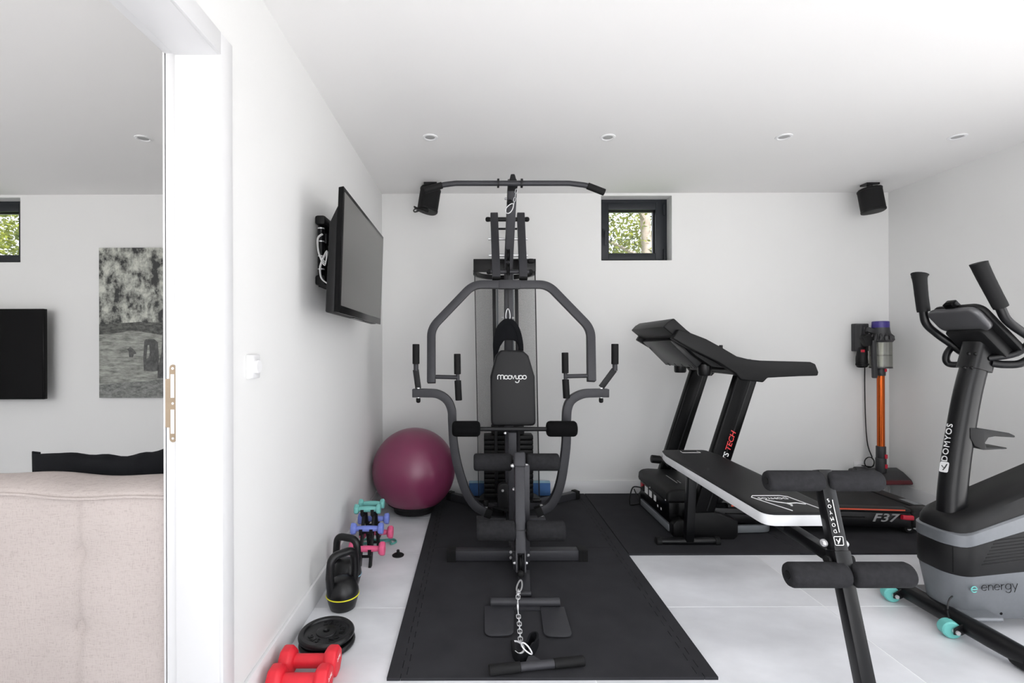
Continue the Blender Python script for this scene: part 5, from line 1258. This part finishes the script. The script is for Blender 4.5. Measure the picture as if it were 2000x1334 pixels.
kp('grip', MB().tube(smooth([P(1911, 513, ynear), P(1913, 518, ynear), P(1924, 541, ynear), P(1938, 568, ynear), P(1955, 600, ynear)], 4), [.024, .029, .0295, .029, .0285, .028, .028, .0275, .0275, .027, .027, .0265, .0265, .026, .026, .026, .025], 16), 'rubber', h2, angle=70)
# bottle holder behind the stem
b0 = P(1893, 850, KY - .03)
bh = kp('bottle_holder', MB().prism([(b0.x - .01, b0.z + .035), (b0.x + .05, b0.z + .03), (b0.x + .16, b0.z + .012), (b0.x + .185, b0.z + .0), (b0.x + .185, b0.z - .008), (b0.x + .10, b0.z - .003), (b0.x + .07, b0.z - .008), (b0.x + .055, b0.z - .03), (b0.x + .06, b0.z - .05), (b0.x + .15, b0.z - .052), (b0.x + .15, b0.z - .058), (b0.x + .05, b0.z - .062), (b0.x + .01, b0.z - .045), (b0.x - .01, b0.z - .01)], KY - .045, KY + .035), 'black_plastic', bev=.004)
# front stabiliser
fbx = 2.055
fb_ = kp('front_stabiliser', MB().tube([(fbx + .02, 2.475, .05), (fbx - .005, 2.36, .060), (fbx - .005, 1.92, .060), (fbx + .015, 1.80, .05)], [.032, .038, .038, .035], 16), 'black_metal')
kp('stabiliser_cover', MB().box((fbx + .0, KY - .15, .080), (fbx + .13, KY + .14, .100)), 'silver_plastic', fb_, bev=.010, seg=3)
for y0, y1 in ((2.40, 2.50), (1.70, 1.86)):
    kp('end_foot', MB().capsule((fbx + .015, y0, .035), (fbx + .015, y1, .035), .034, .02, 18), 'rubber', fb_)
for px_, py_ in ((1806, 1180), (1849, 1205)): kp('bolt', MB().lathe([(.010, 0), (.010, .004), (.006, .008), (0, .008)], P(px_, py_, 2.2 if px_ < 1830 else 2.08), (-1, -.5, .2), 12), 'chrome', fb_)
for y in (2.318, 2.03):
    w = kp('transport_wheel', MB().lathe([(.012, -.022), (.030, -.022), (.035, -.017), (.035, .017), (.030, .022), (.012, .022)], (1.992, y, .037), (.25, 1, 0), 28), 'teal_plastic', fb_)
    kp('wheel_fork', MB().prism([(1.978, .028), (2.01, .026), (2.05, .045), (2.05, .085), (2.012, .072), (1.978, .052)], y - .036, y - .030), 'black_metal', w, bev=.002)
    kp('axle', MB().cyl((1.990, y - .042, .038), (1.994, y + .03, .038), .009, 10), 'chrome', w)
kp('sensor_cable', MB().tube(smooth([(2.045, KY - .07, .15), (2.015, KY - .085, .14), (2.0, KY - .095, .10), (2.01, KY - .10, .05), (2.03, KY - .11, .02)], 5), .003, 6), 'cable_black', fb_)
# pedals, saddle and rear foot (mostly beyond the frame edge)
kp('crank', MB().obox((2.52, KY + .13, .36), (2.42, KY + .14, .47), .03, .018), 'black_metal')
pd = kp('pedal', MB().box((2.36, KY + .15, .46), (2.46, KY + .25, .48)), 'black_plastic', bev=.006)
kp('pedal_strap', MB().sweep(smooth([(2.38, KY + .155, .48), (2.385, KY + .165, .525), (2.40, KY + .20, .54), (2.41, KY + .24, .525), (2.42, KY + .25, .48)], 5), sqt(.004, .045), (1, 0, 0)), 'rubber', pd)
kp('crank', MB().obox((2.52, KY - .13, .36), (2.62, KY - .14, .25), .03, .018), 'black_metal')
kp('pedal', MB().box((2.57, KY - .25, .24), (2.67, KY - .15, .26)), 'black_plastic', bev=.006)
kp('seat_post', MB().cyl((2.72, KY, .55), (2.78, KY, .88), .028, 16), 'black_metal')
kp('saddle', MB().sphere((2.80, KY, .92), (.15, .12, .05), 24, 12), 'leatherette')
kp('rear_stabiliser', MB().capsule((2.95, KY - .25, .034), (2.95, KY + .25, .034), .034, .02, 16).obox((2.80, KY, .08), (2.95, KY, .05), .05, .05), 'black_metal')
# ================================================================== CORDLESS VACUUM on its wall dock
VY = 3.86
vk = lambda px_, py_, Y=VY: P(px_, py_, Y)
dk = thing('vacuum_dock', (vk(1687, 690).x, YB - .03, vk(1687, 690).z), 'dark grey wall dock beside the cordless vacuum', 'wall dock')
a, b = vk(1671, 632, 3.95), vk(1702, 686, 3.95)
obj('back_plate', MB().box((a.x, 3.955, b.z), (b.x - .015, YB, a.z)), 'vac_grey', dk, .006)
obj('side_rail', MB().box((a.x, 3.90, b.z), (a.x + .03, 3.96, a.z - .01)), 'vac_grey', dk, .006)
q0, q1 = vk(1684, 680, 3.91), vk(1684, 716, 3.91)
nz_ = obj('crevice_tool', MB().tube(smooth([q0, vk(1684, 690, 3.9), vk(1683, 700, 3.9), q1], 4), [.028, .03, .034, .036, .037, .038, .038, .039, .04, .041, .041, .041, .036], 16), 'black_plastic', dk)
obj('tool_rim', MB().lathe([(.03, -.012), (.044, -.01), (.044, .004), (.03, .008)], vk(1684, 711, 3.9), (0, 0, 1), 20), 'rubber', nz_)
obj('release_button', MB().box((vk(1685, 686).x, 3.86, vk(1685, 688).z), (vk(1689, 686).x, 3.88, vk(1685, 683).z)), 'red_plastic', dk)
obj('charging_head', MB().capsule(vk(1686.5, 638, 3.92), vk(1686.5, 668, 3.92), .017, .01, 14), 'vac_grey', dk)
obj('dock_cable', MB().tube(smooth([vk(1689, 716, 3.975), vk(1689, 760, 3.975), vk(1691, 830, 3.975), vk(1695, 870, 3.975), vk(1703, 892, 3.975)] + [vk(1698 + 9.5 * math.cos(R(60 - 40 * k)), 903 - 10 * math.sin(R(60 - 40 * k)), 3.975 - .001 * k) for k in range(22)] + [vk(1683, 909, 3.98)], 3), .0042, 6), 'cable_black', dk)
va = thing('stick_vacuum', (vk(1722, 943).x, VY, vk(1722, 943).z), 'cordless stick vacuum with orange tube hanging in the right corner', 'vacuum cleaner')
cxv = vk(1720, 700).x
zz = lambda py_: vk(1720, py_).z
rr = lambda w_: w_ * VY / F / 2
obj('filter_cap', MB().lathe([(0, zz(640)), (rr(28), zz(640)), (rr(27.5), zz(628.5)), (rr(25), zz(627.5)), (0, zz(627.5))], (cxv, VY, 0), n=28), 'purple_plastic', va)
mo = obj('motor_body', MB().lathe([(0, zz(664)), (rr(34), zz(664)), (rr(33), zz(655)), (rr(29), zz(645)), (rr(28), zz(640)), (0, zz(640))], (cxv, VY, 0), n=28), 'vac_grey', va)
for k in range(14):
    a = 2 * math.pi * k / 14; d_ = V((math.cos(a), math.sin(a), 0)); c0 = V((cxv, VY, 0))
    obj('cyclone', MB().tube([c0 + d_ * rr(29) + V((0, 0, zz(652))), c0 + d_ * rr(36) + V((0, 0, zz(658))), c0 + d_ * rr(38) + V((0, 0, zz(665)))], [.007, .014, .012], 10), 'vac_grey', mo)
obj('cyclone_ring', MB().lathe([(0, zz(668.5)), (rr(36), zz(668.5)), (rr(41), zz(665.5)), (rr(38), zz(663)), (0, zz(663))], (cxv, VY, 0), n=28), 'vac_grey', mo)
m = MB().lathe([(rr(36.5), zz(718)), (rr(36), zz(668.6)), (rr(34.5), zz(668.6)), (rr(35), zz(718))], (cxv, VY, 0), n=32)
obj('dust_bin', m, 'clear_bin', va)
obj('bin_core', MB().lathe([(0, zz(716)), (rr(8), zz(716)), (rr(8), zz(694)), (rr(10), zz(674)), (rr(10), zz(669)), (0, zz(669))], (cxv, VY, 0), n=20), 'bin_filter', va)
obj('bin_shelf', MB().lathe([(rr(11), zz(694)), (rr(33), zz(695)), (rr(33), zz(693)), (rr(11), zz(692))], (cxv, VY, 0), n=28), 'clear_bin', va)
obj('bin_base', MB().lathe([(0, zz(719)), (rr(36.5), zz(719)), (rr(36.5), zz(716.5)), (0, zz(716.5))], (cxv, VY, 0), n=28), 'vac_grey', va)
tv_ = obj('tube_collar', MB().cyl((cxv, VY, zz(734)), (cxv, VY, zz(718)), rr(15.5), 20), 'vac_grey', va, bev=.006)
obj('release_button', MB().box((cxv + .004, VY - .036, zz(726)), (cxv + .022, VY - .024, zz(720))), 'red_plastic', tv_, .003)
obj('wand', MB().cyl((cxv + .0, VY, zz(872)), (cxv, VY, zz(732)), rr(12.6), 24), 'orange_metal', va)
lc2 = obj('wand_connector', MB().cyl((cxv, VY, zz(897)), (cxv, VY, zz(871)), rr(16), 20).cyl((cxv, VY, zz(922)), (cxv, VY, zz(894)), rr(17.5), 20), 'vac_grey', va, bev=.005)
for py_ in (890, 909): obj('release_button', MB().box((cxv + .002, VY - .040, zz(py_ + 4)), (cxv + .022, VY - .026, zz(py_ - 4))), 'red_plastic', lc2, .003)
hl, hr = vk(1671, 930), vk(1763, 930)
hdv = obj('floor_head', MB().prism([(3.95, zz(941)), (3.95, zz(920)), (3.90, zz(916)), (3.84, zz(921)), (3.77, zz(931)), (3.75, zz(938)), (3.77, zz(942))], hl.x + .005, hr.x - .005, 'YZ'), 'vac_grey', va, bev=.012, seg=3)
obj('roller_window', MB().prism([(3.80, zz(931)), (3.762, zz(932)), (3.744, zz(937)), (3.748, zz(939.5)), (3.80, zz(939.5))], hl.x + .06, hr.x - .02, 'YZ'), 'dark_red', hdv, bev=.004)
obj('head_joint', MB().cyl((hl.x + .0, 3.87, zz(918)), (hl.x + .09, 3.87, zz(918)), .025, 14), 'vac_grey', hdv, bev=.006)
obj('pistol_handle', MB().obox((cxv - .05, VY, zz(648)), (cxv - .11, VY, zz(643)), .04, .035).obox((cxv - .085, VY - .032, zz(664)), (cxv - .075, VY - .032, zz(738)), .032, .03), 'vac_grey', va, bev=.008)
obj('battery', MB().obox((cxv - .14, VY - .01, zz(655)), (cxv - .10, VY - .01, zz(674)), .07, .05), 'black_plastic', va, bev=.008)
# wall sockets in the corner
def socket(px_, py_, w_, h_, label, inner):
    c = P(px_, py_, YB); t = thing('wall_socket', c, label, 'socket', 'white wall sockets')
    obj('plate', MB().box((c.x - w_ / 2, YB - .012 - (.014 if c.z < BH else 0), c.z - h_ / 2), (c.x + w_ / 2, YB - (.014 if c.z < BH else 0), c.z + h_ / 2)), 'white_plastic', t, .003)
    if inner: obj('well', MB().torus((c.x, YB - .012 - (.014 if c.z < BH else 0), c.z), .022, .003, (0, 1, 0), 24, 6), 'white_plastic', t)
socket(1676, 911, .08, .08, 'white wall socket behind the coiled vacuum cable', True)
wc2 = P(1731, 956, YB - .02)
wt = thing('white_cable', (wc2.x, YB - .03, 0), 'coiled white cable hanging low in the right corner under the vacuum', 'cable')
obj('coil', MB().tube([wc2 + V((.022 * math.cos(R(30 * k)), -.012 + .0006 * k, .034 * math.sin(R(30 * k)))) for k in range(30)], .003, 6), 'cable_white', wt)
